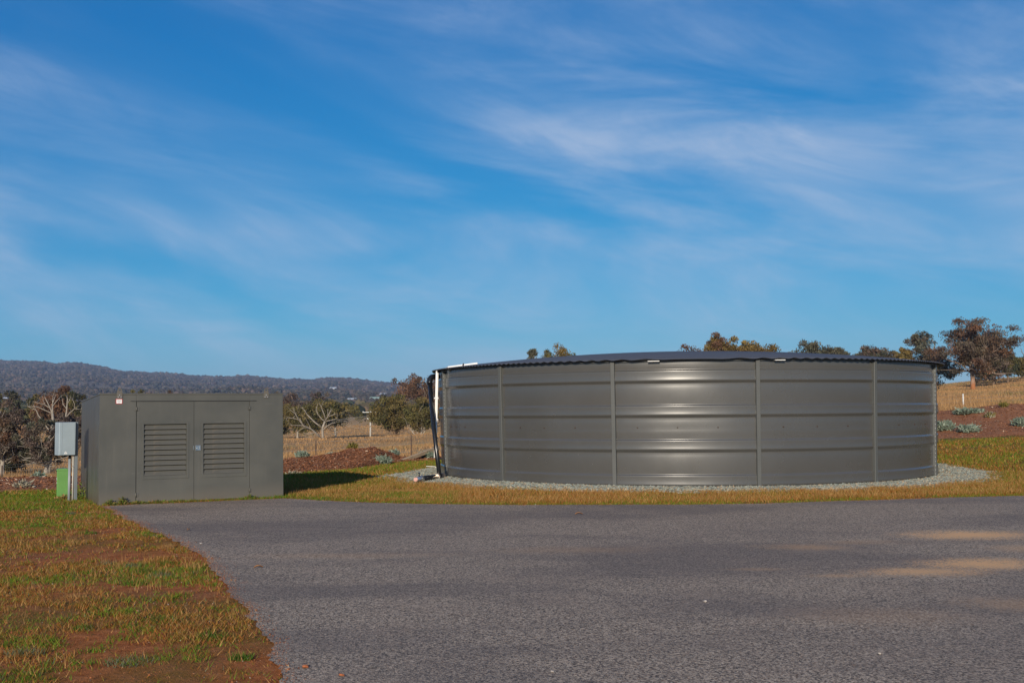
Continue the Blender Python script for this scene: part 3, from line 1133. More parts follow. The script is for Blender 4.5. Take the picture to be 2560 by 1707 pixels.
# white access hatch on the roof, left
hp = at(1152, 921, 24.6)
hat = MB().box(-0.34, 0.34, -0.45, 0.45, -0.12, 0.0, 0.01)
o = hat.build('access_hatch', M['white_sheet'], tank)
o.location = (hp[0] - TC[0], hp[1] - TC[1], hp[2] + 0.075)
o.rotation_euler = (0, RAD(-7.5), RAD(8))
c = MB().tube([(0.0, -0.465, -0.10), (0.0, -0.47, -0.03), (0.02, -0.47, 0.02)], [0.018, 0.016, 0.012], 6).build('latch', M['post_steel'], o)

# black overflow pipe with elbow, left side
tl = lambda p: (p[0] - TC[0], p[1] - TC[1], p[2])
pt = at(1074, 955, 24.9); pb = at(1100, 1200, 23.75)
el = [at(1096, 941, 25.15), at(1086, 941, 25.05), at(1079, 942.5, 24.95), at(1075, 947, 24.9), pt]
ov = MB()
ov.tube([tl(pt), tl((pt + pb) / 2 + np.array([-0.015, 0, 0])), tl(pb)], 0.050, 14)
ovp = ov.build('overflow_pipe', M['rubber'], tank)
MB().tube([tl(p) for p in el] + [tl(pt + (pb - pt) * 0.02)], [0.062, 0.062, 0.062, 0.064, 0.066, 0.066], 14).build('elbow', M['rubber'], ovp)
MB().tube([tl(pb + (pt - pb) * 0.05), tl(pb)], [0.064, 0.064], 14).build('collar', M['rubber'], ovp)

# pair of slim white sight tubes
s0, s1 = at(1091.5, 932, 24.75), at(1086.3, 1144, 24.55)
g = MB()
off = np.array([0.030, -0.02, 0])
g.tube([tl(at(1099, 931, 25.0)), tl(s0 + [0, 0, 0.03]), tl(s0), tl(s1)], 0.020, 8)
g.tube([tl(s0 + off), tl(s1 + off), tl(s1 + off + [0, 0, -0.02]), tl(at(1103, 1146, 24.7))], 0.018, 8)
sg = g.build('sight_tube', M['white'], tank)
for k in (0.30, 0.55, 0.77):
    q = s0 + (s1 - s0) * k
    MB().box(-0.045, 0.065, -0.03, 0.03, -0.018, 0.018, 0.005).build('clip', M['galv'], sg, tl(q))

# outlet with valve lying on the gravel
zg = 0.10
v0 = at(1108, 1190, 24.2); v1 = at(1091, 1192, 23.7); v2 = at(1056, 1196, 23.05); v3 = at(1040, 1198, 22.85)
out = MB().tube([tl(v1), tl(v2)], 0.060, 14)
ou = out.build('outlet_pipe', M['rubber'], tank)
MB().tube([tl(v0), tl(v0 + (v1 - v0) * .25), tl(v0 + (v1 - v0) * .3), tl(v0 + (v1 - v0) * .55), tl(v0 + (v1 - v0) * .6), tl(v1)], [0.075, 0.075, 0.058, 0.058, 0.075, 0.075], 14).build('coupling', M['brass'], ou)
MB().tube([tl(v2), tl(v2 + (v3 - v2) * .35), tl(v2 + (v3 - v2) * .4), tl(v3)], [0.068, 0.068, 0.056, 0.052], 12).build('end_fitting', M['steel'], ou)
MB().tube([tl(v3 + (v2 - v3) * .2), tl(v3 + (v3 - v2) * .12)], [0.046, 0.040], 12).build('cap', M['pink'], ou)
MB().tube([tl(pb + [0, 0, 0.02]), tl(pb + [0.01, 0, -0.12])], 0.07, 12).build('tee', M['rubber'], ou)
MB().tube([tl(v2 + (v3 - v2) * .5 + [0, 0, .05]), tl(v2 + (v3 - v2) * .5 + [0, 0, .13])], 0.014, 6).box(*(lambda p: (p[0] - .02, p[0] + .02, p[1] - .07, p[1] + .07, p[2] + .12, p[2] + .14))(tl(v2 + (v3 - v2) * .5))).build('valve_handle', M['rubber'], ou)
hb = (v0 + v1) / 2
MB().tube([tl(hb + [0, 0, 0.06]), tl(hb + [0, 0, 0.17])], 0.010, 6).tube([tl(hb + [0.02, 0, 0.10]), tl(hb + [-0.10, 0, 0.22]), tl(hb + [-0.3, 0, 0.23])], 0.008, 5).build('pull_cord', M['white'], ou)
for k in (.35, .8):
    q = v1 + (v2 - v1) * k
    MB().box(-0.05, 0.05, -0.06, 0.06, -0.14, -0.05, 0.008).build('foot', M['rubber'], ou, tl(q))

# ------------------------------------------------------------------ pump shed
shed = empty('pump_shed', SO, SM)
tag(shed, 'grey steel pump shed with double louvred doors at the edge of the yard', 'shed')
W, H, D = SHW, SHH, SHD
x1, xc, x2 = 0.589, 1.541, 2.504
ztop = 1.712
GAP = 0.005
B0 = -0.25
# walls: front returns, sides, back (butted end to end)
MB().box(0.0, x1 - GAP, 0.0, 0.045, B0, H - 0.022, 0.004).build('front_panel', M['shed'], shed)
MB().box(x2 + GAP, W, 0.0, 0.045, B0, H - 0.022, 0.004).build('front_panel', M['shed'], shed)
MB().box(x1 - GAP, x2 + GAP, 0.0, 0.045, ztop + 0.007, H - 0.022).build('front_header', M['shed'], shed)
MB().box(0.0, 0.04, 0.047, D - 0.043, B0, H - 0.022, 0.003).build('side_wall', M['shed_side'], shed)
MB().box(W - 0.04, W, 0.047, D - 0.043, B0, H - 0.022, 0.003).build('side_wall', M['shed'], shed)
MB().box(0.0, W, D - 0.04, D, B0, H - 0.022, 0.003).build('back_wall', M['shed'], shed)
MB().box(-0.006, W + 0.006, -0.006, D + 0.006, H - 0.020, H + 0.004, 0.004).build('roof', M['shed'], shed)
MB().box(0.06, W - 0.06, 0.14, 0.16, B0 + 0.02, H - 0.05).build('inner_lining', M['dark'], shed)  # near-black sheet standing in for the shade inside the shed
MB().box(0.49, 2.63, -0.012, -0.0005, ztop + 0.001, ztop + 0.010, 0.001).build('drip_strip', M['ink'], shed)  # black strip painting in the gap shadow along the door tops
MB().box(x1 - 0.02, x2 + 0.02, 0.0505, 0.10, B0, 0.0).build('sill', M['shed'], shed)

slat_cache = {}


def louvre_door(xa, xb, ox0, ox1, oz0, oz1, fx0, fx1, fz0, fz1, side):
    """door leaf made of four plates round the louvre opening"""
    d = MB()
    z0, z1 = 0.012, ztop - 0.004
    d.box(xa, ox0, 0.001, 0.040, z0, z1)
    d.box(ox1, xb, 0.001, 0.040, z0, z1)
    d.box(ox0, ox1, 0.001, 0.040, z0, oz0, 0.0)
    d.box(ox0, ox1, 0.001, 0.040, oz1, z1, 0.0)
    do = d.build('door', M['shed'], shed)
    # raised pressed frame
    fr = MB()
    fy0, fy1 = -0.006, 0.0005
    fr.box(fx0, ox0 - 0.001, fy0, fy1, fz0, fz1, 0.002)
    fr.box(ox1 + 0.001, fx1, fy0, fy1, fz0, fz1, 0.002)
    fr.box(ox0 - 0.001, ox1 + 0.001, fy0, fy1, fz0, oz0 - 0.001, 0.002)
    fr.box(ox0 - 0.001, ox1 + 0.001, fy0, fy1, oz1 + 0.001, fz1, 0.002)
    fr.build('louvre_frame', M['shed'], do)
    n = 10
    p = (oz1 - oz0) / n
    for k in range(n):
        zb = oz0 + k * p
        w = ox1 - ox0
        key = round(w, 3)
        if key not in slat_cache:
            dep = 0.030
            zt = p * 0.90
            # pressed blade: bottom edge at the front, top edge set back, folded ends
            vs = [(0.002, -0.003, 0.004), (w - 0.002, -0.003, 0.004), (w - 0.022, dep, zt), (0.022, dep, zt),
                  (0.002, 0.004, -0.002), (w - 0.002, 0.004, -0.002), (w - 0.022, dep + 0.006, zt - 0.006), (0.022, dep + 0.006, zt - 0.006),
                  (0.001, dep + 0.004, zt), (w - 0.001, dep + 0.004, zt), (0.001, dep + 0.004, 0.004), (w - 0.001, dep + 0.004, 0.004)]
            fs = [(0, 1, 2, 3), (7, 6, 5, 4), (0, 4, 5, 1), (3, 2, 6, 7), (0, 3, 8), (1, 9, 2), (0, 8, 10, 4), (1, 5, 11, 9)]
            mb = MB().add(vs, fs)
            slat_cache[key] = mb.mesh('slat')
            slat_cache[key].materials.append(M['shed_slat'])
        o = link('slat', slat_cache[key], None, do, (ox0, 0.002, zb))
    # hinges
    hx = xa if side < 0 else xb
    for zc in (1.583, 0.142):
        hm = MB()
        hm.tube([(hx + side * 0.004, -0.008, zc - 0.034), (hx + side * 0.004, -0.008, zc + 0.034)], 0.010, 8)
        hm.box(hx - 0.040, hx - 0.012, -0.005, 0.0005, zc - 0.032, zc + 0.032, 0.001)
        hm.box(hx + 0.012, hx + 0.040, -0.005, 0.0005, zc - 0.032, zc + 0.032, 0.001)
        hm.build('hinge', M['shed'], do)
    return do


dl = louvre_door(x1 + GAP - 0.003, xc - GAP * 0.6, 0.713, 1.416, 0.452, 1.321, 0.680, 1.455, 0.393, 1.362, -1)
dr = louvre_door(xc + GAP * 0.6, x2 - GAP + 0.003, 1.704, 2.411, 0.452, 1.323, 1.668, 2.455, 0.390, 1.356, 1)
# paddle latch
lt = MB()
lt.box(1.566, 1.652, -0.006, -0.0005, 0.862, 0.950, 0.002)
lt.box(1.566, 1.652, -0.016, -0.006, 0.938, 0.950, 0.002).box(1.566, 1.652, -0.016, -0.006, 0.862, 0.873, 0.002).box(1.566, 1.578, -0.016, -0.006, 0.873, 0.938, 0.002).box(1.640, 1.652, -0.016, -0.006, 0.873, 0.938, 0.002)
lo = lt.build('latch', M['steel'], dr)
MB().tube([(1.603, -0.006, 0.903), (1.603, -0.022, 0.903)], [0.014, 0.011], 10).build('lock_barrel', M['steel'], lo)
MB().box(1.533, 1.5405, -0.010, -0.0005, 0.872, 0.945, 0.001).build('strike', M['steel'], dl)
# lifting lugs
for lx in (0.312, 2.806):
    lg = MB()
    poly = [(-0.046, -0.082), (0.046, -0.082), (0.046, 0.012), (0.030, 0.075), (0.018, 0.094), (-0.018, 0.094), (-0.030, 0.075), (-0.046, 0.012)]
    # plate with a round eye: build ring strip round the hole
    hole = [(0.016 * math.cos(a), 0.058 + 0.016 * math.sin(a)) for a in np.linspace(0, 2 * math.pi, 16, endpoint=False)]
    def outer(a):
        dx, dz = math.cos(a), math.sin(a)
        best = 9
        for (p, q) in zip(poly, poly[1:] + poly[:1]):
            ex, ez = q[0] - p[0], q[1] - p[1]
            den = dx * ez - dz * ex
            if abs(den) < 1e-9: continue
            t = ((p[0]) * ez - (p[1] - 0.058) * ex) / den
            s = ((p[0]) * dz - (p[1] - 0.058) * dx) / den
            if t > 0 and -1e-6 <= s <= 1 + 1e-6: best = min(best, t)
        return (dx * best, 0.058 + dz * best)
    angs = sorted(set([round(a, 6) for a in np.linspace(-math.pi, math.pi, 24, endpoint=False)] + [round(math.atan2(q[1] - 0.058, q[0]), 6) for q in poly]))
    ins = [(0.016 * math.cos(a), 0.058 + 0.016 * math.sin(a)) for a in angs]; outp = [outer(a) for a in angs]
    n = len(angs)
    vs = [(x, -0.013, z) for x, z in ins] + [(x, -0.013, z) for x, z in outp] + [(x, -0.007, z) for x, z in ins] + [(x, -0.007, z) for x, z in outp]
    fs = []
    for k in range(n):
        k2 = (k + 1) % n
        fs += [(k, n + k, n + k2, k2), (2 * n + k, 2 * n + k2, 3 * n + k2, 3 * n + k), (n + k, 3 * n + k, 3 * n + k2, n + k2), (k, k2, 2 * n + k2, 2 * n + k)]
    lg.add(vs, fs)
    go = lg.build('lifting_lug', M['shed'], shed, (lx, 0, H))
    for (bx, bz) in ((0.0, -0.030), (-0.022, -0.064), (0.022, -0.064)):
        MB().tube([(bx, -0.013, bz), (bx, -0.024, bz)], [0.011, 0.009], 6).build('bolt', M['galv'], go)
# small warning sticker, print too small to read
st = MB().box(0.253, 0.358, -0.0030, -0.0008, 1.672, 1.757).build('sticker', M['red'], shed)
tag(st, 'small white sticker with a red border')
MB().box(0.263, 0.349, -0.0042, -0.0031, 1.681, 1.748).build('sticker_face', M['white_sheet'], st)
pr = MB()
for (zc, a, b) in ((1.736, 0.270, 0.342), (1.721, 0.275, 0.338), (1.708, 0.275, 0.338), (1.692, 0.292, 0.318)):
    x = a
    r = random.Random(int(zc * 1000))
    while x < b:
        w = r.uniform(0.003, 0.008)
        pr.box(x, min(x + w, b), -0.0050, -0.0043, zc - 0.003, zc + 0.003)
        x += w + 0.003
pr.build('print', M['ink'], st)

# ------------------------------------------------------------------ meter box on its post
mb_yaw = RAD(38)
mo = gz(188.0, 1252)
mm = Matrix.Rotation(mb_yaw, 3, 'Z')
meter = empty('meter_box', (mo[0], mo[1], 0), mm)
tag(meter, 'blue grey electrical meter box on a thin post left of the shed', 'meter box')
MB().box(-0.026, 0.026, -0.02, 0.02, -0.2, 1.375, 0.003).build('post', M['meter_post'], meter)
cab = MB().box(-0.305, -0.028, -0.06, 0.20, 0.80, 1.372, 0.006).build('cabinet', M['meter'], meter)
MB().box(-0.303, -0.034, -0.075, -0.0605, 0.804, 1.368, 0.005).build('door', M['meter'], cab)
MB().box(-0.270, -0.262, -0.0785, -0.0755, 0.806, 1.366, 0.001).build('hinge_rib', M['meter'], cab)
MB().box(-0.060, -0.055, -0.0775, -0.0755, 0.806, 1.366, 0.001).build('door_fold', M['meter'], cab)
for bx in (-0.295, -0.262):
    MB().tube([(bx, -0.066, 1.372), (bx, -0.066, 1.384)], 0.006, 6).build('hinge_pin', M['steel'], cab)
tri = MB().prism([(-0.225, 0.824), (-0.165, 0.824), (-0.195, 0.874)], -0.0785, -0.0757)
ws = tri.build('warning_sign', M['white_sheet'], cab)
tag(ws, 'small white warning triangle')
MB().prism([(-0.203, 0.833), (-0.190, 0.833), (-0.188, 0.842), (-0.196, 0.842)], -0.0795, -0.0786).prism([(-0.199, 0.848), (-0.191, 0.848), (-0.195, 0.862)], -0.0795, -0.0786).build('symbol', M['ink'], ws)
MB().tube([(-0.090, 0.05, -0.15), (-0.090, 0.05, 0.735)], 0.024, 12).build('conduit', M['conduit'], meter)
MB().tube([(-0.090, 0.05, 0.735), (-0.090, 0.05, 0.80)], 0.024, 12).build('conduit_gland', M['rubber'], meter)
MB().tube([(-0.047, 0.0, -0.15), (-0.047, 0.0, 0.80)], 0.0125, 10).build('thin_conduit', M['pipe_cream'], meter)
MB().box(-0.062, -0.026, -0.024, -0.012, 0.60, 0.615, 0.002).build('saddle_clip', M['galv'], meter)

# green service pillar behind
so = at(157, 1247, 19.75)
pil = empty('service_pillar', (so[0], so[1], 0), Matrix.Rotation(RAD(24), 3, 'Z'))
tag(pil, 'bright green cable pillar standing in the grass behind the meter box', 'cable pillar')
MB().box(-0.105, 0.105, 0.0, 0.20, -0.1, 0.50, 0.014).build('body', M['green'], pil)
lid = [(-0.112, 0.49), (0.112, 0.49), (0.112, 0.515), (0.05, 0.526), (-0.05, 0.526), (-0.112, 0.515)]
MB().prism(lid, -0.006, 0.206).build('lid', M['green'], pil)
for zc, h2 in ((0.34, 0.05), (0.27, 0.02)):
    MB().box(-0.1072, -0.1052, 0.02, 0.16, zc - h2 / 2, zc + h2 / 2).build('sticker', M['white_sheet'], pil)

# ------------------------------------------------------------------ fences
def post_at(root, name, mat, p, h, r=0.02, square=False):
    z = tz(p[0], p[1])
    if square:
        o = MB().tube([(p[0], p[1], z - 0.3), (p[0], p[1], z + h)], [r, r * 0.92], 10).build(name, mat, root)
    else:
        o = MB().box(p[0] - r, p[0] + r, p[1] - 0.006, p[1] + 0.006, z - 0.3, z + h).box(p[0] - 0.006, p[0] + 0.006, p[1] + 0.0061, p[1] + 0.035, z - 0.3, z + h).build(name, mat, root)
    return (p[0], p[1], z)


def htop(px, py, Y): w = at(px, py, Y); return float(w[2] - tz(w[0], w[1]))


def fence(label, pts, heights, mats, mesh=True, rails=(0.12, 0.35, 0.6, 0.85, 1.0)):
    root = empty('wire_fence', (0, 0, 0))
    tag(root, label, 'fence', 'wire fences')
    tops = []
    for p, h, m in zip(pts, heights, mats):
        tops.append((post_at(root, 'post', M[m], p, h, 0.022 if m == 'post_steel' else 0.032, m == 'post_wood'), h))
    for k in rails:
        w = MB()
        for (a, ha), (b, hb_) in zip(tops[:-1], tops[1:]):
            L_ = []
            n = max(2, int(math.dist(a[:2], b[:2]) / 3))
            for i in range(n + 1):
                t = i / n
                x = a[0] + (b[0] - a[0]) * t; y = a[1] + (b[1] - a[1]) * t
                z = (a[2] + ha * k) * (1 - t) + (b[2] + hb_ * k) * t
                L_.append((x, y - 0.03, z))
            w.tube(L_, 0.0032, 4, False)
        w.build('wire', M['wire'], root)
    if mesh:
        w = MB()
        for (a, ha), (b, hb_) in zip(tops[:-1], tops[1:]):
            d = math.dist(a[:2], b[:2])
            n = int(d / 0.30)
            for i in range(1, n):
                t = i / n
                x = a[0] + (b[0] - a[0]) * t; y = a[1] + (b[1] - a[1]) * t
                z = a[2] * (1 - t) + b[2] * t; hh = ha * (1 - t) + hb_ * t
                w.tube([(x, y - 0.034, z + hh * 0.1), (x, y - 0.034, z + hh * 0.85)], 0.0026, 3, False)
        tag(w.build('mesh_wire', M['wire'], root), kind='stuff')
    return root


# left fence, centre fence, right fence
fa = [(-24.0, 37.5), at(5, 1180, 36)[:2], at(215, 1170, 38)[:2], at(420, 1150, 40)[:2]]
fence('sagging wire mesh fence behind the meter box at the left', fa, [1.15, htop(5, 1163, 36), htop(215, 1148, 38), 1.15], ['post_steel'] * 4)
fc_ = [at(560, 1150, 43)[:2], at(790, 1120, 43)[:2], at(1028, 1110, 43)[:2], at(1250, 1100, 44)[:2]]
fence('thin dark post and wire fence between the shed and the tank', fc_, [1.2, htop(790, 1102, 43), htop(1028, 1086, 43), 1.2], ['post_steel'] * 4, mesh=False, rails=(0.45, 0.7, 0.95))
fr_ = [at(2230, 1005, 47)[:2], at(2408, 1000, 47)[:2], at(2620, 1000, 47)[:2]]
fence('wire mesh fence with a pale post on the right slope', fr_, [0.8, htop(2408, 984, 47), 0.8], ['post_steel', 'post_wood', 'post_steel'])

# pale timber length lying beyond the bed
pa, pb2 = at(1000, 1154, 33.0), at(1096, 1119, 35.0)
pl = MB()
dv = pb2 - pa; ln = np.linalg.norm(dv); dv /= ln
pl.box(0, ln, -0.05, 0.05, -0.055, 0.055, 0.008)
plo = pl.build('timber_sleeper', M['timber'])
sx_ = Vector(dv); sy_ = Vector((0, 0, 1)).cross(sx_).normalized(); sz_ = sx_.cross(sy_)
plo.matrix_world = Matrix.Translation(pa) @ Matrix((sx_, sy_, sz_)).transposed().to_4x4()
tag(plo, 'long pale timber sleeper sloping up behind the tank pipework', 'timber')

# ------------------------------------------------------------------ trees
def leaf_quads(c, n, rad, size, r, flat=0.95, hang=0.5):
    d = r.normal(size=(n, 3)); d /= np.linalg.norm(d, axis=1)[:, None]
    d[:, 2] = np.where((d[:, 2] < -0.3) & (r.random(n) < 0.6), -d[:, 2], d[:, 2])
    k = r.random(n) ** 0.45
    p = c + d * (rad * k)[:, None] * np.array([1, 1, flat])
    t = r.normal(size=(n, 3)); t[:, 2] -= hang * 2.0; t /= np.linalg.norm(t, axis=1)[:, None]
    s = np.cross(t, r.normal(size=(n, 3))); s /= np.linalg.norm(s, axis=1)[:, None] + 1e-9
    L_ = (size * r.uniform(0.6, 1.4, n))[:, None]
    w = L_ * r.uniform(0.28, 0.5, n)[:, None]
    return np.stack([p - t * L_ * 0.5, p + s * w * 0.5, p + t * L_ * 0.5, p - s * w * 0.5], 1).reshape(-1, 3)


def curve(a, b, r, sag, n=4, jit=0.06):
    a = np.array(a, float); b = np.array(b, float)
    L_ = np.linalg.norm(b - a)
    out = []
    for i in range(n + 1):
        t = i / n
        p = a + (b - a) * t
        p[2] += sag * L_ * math.sin(math.pi * t)
        if 0 < i < n: p += r.normal(0, jit * L_, 3) * np.array([1, 1, 0.6])
        out.append(p)
    return out


def tree(name, label, cat, px, py_top, py_base, Y, wpx, cols, bark='bark_pale', seed=1, clumps=60, leaves=90, lsize=None, crown_lo=0.30, fork=0.35, gaps=0.25, trunks=1, group=None, lean=0.0, tr=None, deadlimbs=0, flat=0.95, clump_r=0.28):
    clumps = int(clumps * 1.5)
    gaps = gaps * 0.75
    r = np.random.default_rng(seed)
    b = at(px, py_base, Y)
    x0, y0 = b[0], b[1]
    z0 = tz(x0, y0)
    top = at(px, py_top, Y)[2]
    Ht = max(top - z0, 1.0)
    rx = wpx / F * Y * 0.5
    root = empty(name, (x0, y0, z0))
    tag(root, label, cat, group)
    zc = Ht * (crown_lo + (1 - crown_lo) * 0.5)
    rz = Ht * (1 - crown_lo) * 0.5
    # clump centres spread through the crown, most toward its outside
    C = []
    tries = 0
    sd = r.integers(0, 1000)
    while len(C) < clumps and tries < clumps * 30:
        tries += 1
        d = r.normal(size=3); d /= np.linalg.norm(d)
        k = r.uniform(0.35, 0.92) if r.random() < 0.75 else r.uniform(0.0, 0.5)
        lob = 0.72 + 0.55 * vnoise(np.array([d[0] * 1.6 + 9]), np.array([d[2] * 1.9 + d[1] * 1.3 + 5]), 1.0, int(sd % 50))[0]
        k *= lob
        if d[2] < -0.35: k *= 0.85
        if vnoise(np.array([d[0] * 2.3]), np.array([d[2] * 2.3 + d[1]]), 1.0, int(sd % 41) + 3)[0] < gaps: continue
        p = np.array([d[0] * rx * k + lean * rx * d[2] * 0.3, d[1] * rx * 0.9 * k, zc + d[2] * rz * k])
        C.append(p)
    C = np.array(C)
    crad = clump_r * (rx + rz) * 0.5
    zlo, zhi = Ht * crown_lo + crad * 0.4, Ht - crad * 0.75
    C[:, 2] = zlo + (C[:, 2] - C[:, 2].min()) / np.ptp(C[:, 2]) * (zhi - zlo)
    wx = max(rx - crad * 0.8, 0.3 * rx)
    C[:, 0] = -wx + (C[:, 0] - C[:, 0].min()) / np.ptp(C[:, 0]) * 2 * wx
    lsize = lsize or Y * 0.0022
    V, K = [], []
    cols = np.array(cols, float)
    for c in C:
        q = leaf_quads(c, leaves, crad * r.uniform(0.6, 1.25), lsize, r, flat)
        V.append(q)
        base = cols[r.integers(0, len(cols))] * r.uniform(0.75, 1.25)
        lc = base[None] * r.uniform(0.65, 1.4, (leaves, 1))
        K.append(np.repeat(lc, 4, 0))
    v = np.vstack(V); k = np.vstack(K)
    f = np.arange(len(v)).reshape(-1, 4)
    link('crown', np_mesh('crown', v, f, False, k), M['leaf'], root)
    # wood: trunk, limbs to groups of clumps, twigs to each clump
    R0 = tr or max(0.028 * Ht, 0.06)
    wood = MB()
    nl = 5 if trunks == 1 else trunks
    azi = np.arctan2(C[:, 1], C[:, 0] + 1e-6)
    grp = (((azi + math.pi) / (2 * math.pi) * nl).astype(int)) % nl
    fk = np.array([r.normal(0, 0.03) * Ht + lean * 0.1 * Ht, 0, Ht * fork])
    if trunks == 1:
        tp = curve((0, 0, -0.4), fk, r, 0, 4, 0.025)
        topt = np.array([fk[0] * 1.4, 0, Ht * 0.86])
        tp2 = curve(fk, topt, r, 0, 4, 0.05)
        wood.tube(tp + tp2[1:], list(np.linspace(R0 * 1.25, R0 * 0.75, len(tp))) + list(np.linspace(R0 * 0.7, R0 * 0.12, len(tp2) - 1)), 8)
    for g in range(nl):
        idx = np.where(grp == g)[0]
        if len(idx) == 0: continue
        cen = C[idx].mean(0)
        st = fk + np.array([0, 0, r.uniform(-0.02, 0.12) * Ht]) if trunks == 1 else np.array([r.normal(0, 0.03) * Ht, r.normal(0, 0.03) * Ht, -0.3])
        lp = curve(st, cen * np.array([0.8, 0.8, 0.95]), r, -0.04, 4, 0.05)
        r1 = R0 * (0.55 if trunks == 1 else 0.7)
        wood.tube(lp, list(np.linspace(r1, r1 * 0.35, len(lp))), 6)
        for i_ in idx:
            j = r.integers(2, len(lp))
            tw = curve(lp[j], C[i_], r, 0.05, 3, 0.06)
            rr = r1 * 0.30
            wood.tube(tw, list(np.linspace(rr, rr * 0.25, len(tw))), 4, False)
    for k_ in range(deadlimbs):
        a = r.uniform(0, 6.28)
        e = np.array([math.cos(a) * rx * 0.8, math.sin(a) * rx * 0.8, Ht * r.uniform(0.2, 0.6)])
        lp = curve(fk * r.uniform(0.5, 1.1), e, r, 0.05, 4, 0.08)
        wood.tube(lp, list(np.linspace(R0 * 0.3, R0 * 0.05, len(lp))), 5, False)
    wood.build('trunk', M[bark], root)
    return root


OLIVE = [(0.115, 0.098, 0.030), (0.085, 0.080, 0.026), (0.14, 0.105, 0.034)]
RUST = [(0.135, 0.070, 0.040), (0.105, 0.065, 0.040), (0.155, 0.082, 0.045)]
PURPLE = [(0.115, 0.080, 0.062), (0.090, 0.066, 0.052), (0.105, 0.082, 0.055)]
GREY = [(0.090, 0.088, 0.058), (0.075, 0.076, 0.050), (0.11, 0.10, 0.065)]
GOLD = [(0.18, 0.125, 0.034), (0.15, 0.10, 0.03), (0.12, 0.092, 0.03)]
DARK = [(0.045, 0.050, 0.025), (0.060, 0.060, 0.030), (0.075, 0.066, 0.034)]

# between the shed and the tank
tree('gum_tree', 'olive tree behind the bleached dead tree', 'tree', 742, 1002, 1112, 178, 150, OLIVE, 'bark_pale', 11, 62, 110, 0.36, 0.16, 0.26, 0.22)
tree('gum_tree', 'rounded olive tree with a white trunk beside the power pole', 'tree', 838, 999, 1096, 196, 165, OLIVE, 'bark_pale', 12, 70, 120, 0.40, 0.20, 0.30, 0.2, deadlimbs=4)
tree('wattle_tree', 'many stemmed olive tree just right of the power pole', 'tree', 985, 984, 1104, 168, 140, OLIVE, 'bark_dark', 13, 70, 120, 0.36, 0.18, 0.2, 0.15, trunks=5, deadlimbs=4)
tree('wattle_tree', 'many stemmed olive tree close behind the black overflow pipe', 'tree', 1050, 992, 1101, 160, 115, OLIVE, 'bark_pale', 14, 60, 120, 0.34, 0.22, 0.2, 0.18, trunks=5, deadlimbs=4)
tree('gum_tree', 'tall open russet gum rising behind the overflow pipe', 'tree', 1052, 930, 1096, 250, 165, RUST, 'bark_pale', 15, 58, 90, 0.5, 0.34, 0.4, 0.36, clump_r=0.25)
tree('gum_tree', 'brown gum at the right hand corner of the shed', 'tree', 700, 976, 1075, 265, 130, PURPLE + RUST, 'bark_pale', 16, 60, 110, 0.5, 0.18, 0.3, 0.22)
tree('gum_tree', 'dark tree low at the right edge of the shed', 'tree', 690, 1030, 1100, 200, 70, DARK, 'bark_dark', 17, 40, 110, 0.4, 0.05, 0.2, 0.1)
tree('gum_tree', 'small dark gum with a bright white trunk in the valley', 'tree', 793, 979, 1040, 420, 62, DARK + PURPLE, 'bark_pale', 18, 40, 70, 0.8, 0.45, 0.5, 0.2, tr=0.5)
tree('bush', 'small yellow green bush in the valley left of the power pole top', 'bush', 945, 1014, 1036, 420, 55, [(0.10, 0.11, 0.02), (0.08, 0.09, 0.02)], 'bark_dark', 19, 30, 70, 0.7, 0.0, 0.2, 0.1)
tree('bush', 'dark green hedge like bush in the valley behind the olive trees', 'bush', 840, 1006, 1030, 600, 110, DARK, 'bark_dark', 20, 40, 90, 1.0, 0.0, 0.2, 0.1)
# left edge
tree('gum_tree', 'grey leafed gum behind the meter box below dead limbs', 'tree', 118, 1042, 1193, 58, 165, GREY + PURPLE + PURPLE, 'bark_pale', 21, 50, 220, 0.115, 0.22, 0.3, 0.38, tr=0.13, deadlimbs=22, clump_r=0.20)
tree('gum_tree', 'dark tangled tree cut by the left edge of the picture', 'tree', 5, 1000, 1205, 62, 190, RUST + PURPLE, 'bark_pale', 22, 60, 220, 0.12, 0.18, 0.3, 0.35, deadlimbs=34, clump_r=0.20)
tree('bush', 'dense dark bush low at the left edge', 'bush', 20, 1095, 1185, 66, 120, DARK, 'bark_dark', 23, 55, 200, 0.13, 0.0, 0.2, 0.1)
tree('gum_tree', 'tall russet gum behind the dead limbs at the left', 'tree', 145, 962, 1085, 150, 115, RUST, 'bark_dark', 24, 65, 120, 0.33, 0.2, 0.3, 0.25)
tree('gum_tree', 'olive gum just left of the shed roof', 'tree', 195, 975, 1095, 150, 95, OLIVE + DARK, 'bark_pale', 25, 60, 120, 0.33, 0.15, 0.3, 0.2)
tree('gum_tree', 'brown purple scrub tree left of the shed wall', 'tree', 180, 1032, 1112, 110, 110, PURPLE, 'bark_pale', 26, 55, 120, 0.25, 0.1, 0.3, 0.2)
for i, (px, t, b_, Y, w, cc, lab) in enumerate([
        (35, 975, 1030, 300, 42, DARK, 'lone round dark tree low against the left hill'),
        (2, 985, 1035, 300, 40, OLIVE, 'small olive tree cut by the left edge below the hill'),
        (88, 986, 1040, 260, 50, OLIVE, 'small olive tree left of the tall russet gum'),
        (345, 973, 1020, 330, 48, OLIVE, 'olive treetop peeping over the shed roof near the left lug'),
        (378, 982, 1020, 330, 50, PURPLE, 'low brown treetop peeping over the shed roof'),
        (437, 974, 1020, 340, 44, RUST, 'rust red treetop peeping over the middle of the shed roof')]):
    tree('gum_tree', lab, 'tree', px, t, b_, Y, w, cc, 'bark_dark', 40 + i, 30, 70, 0.7, 0.12, 0.25, 0.15)
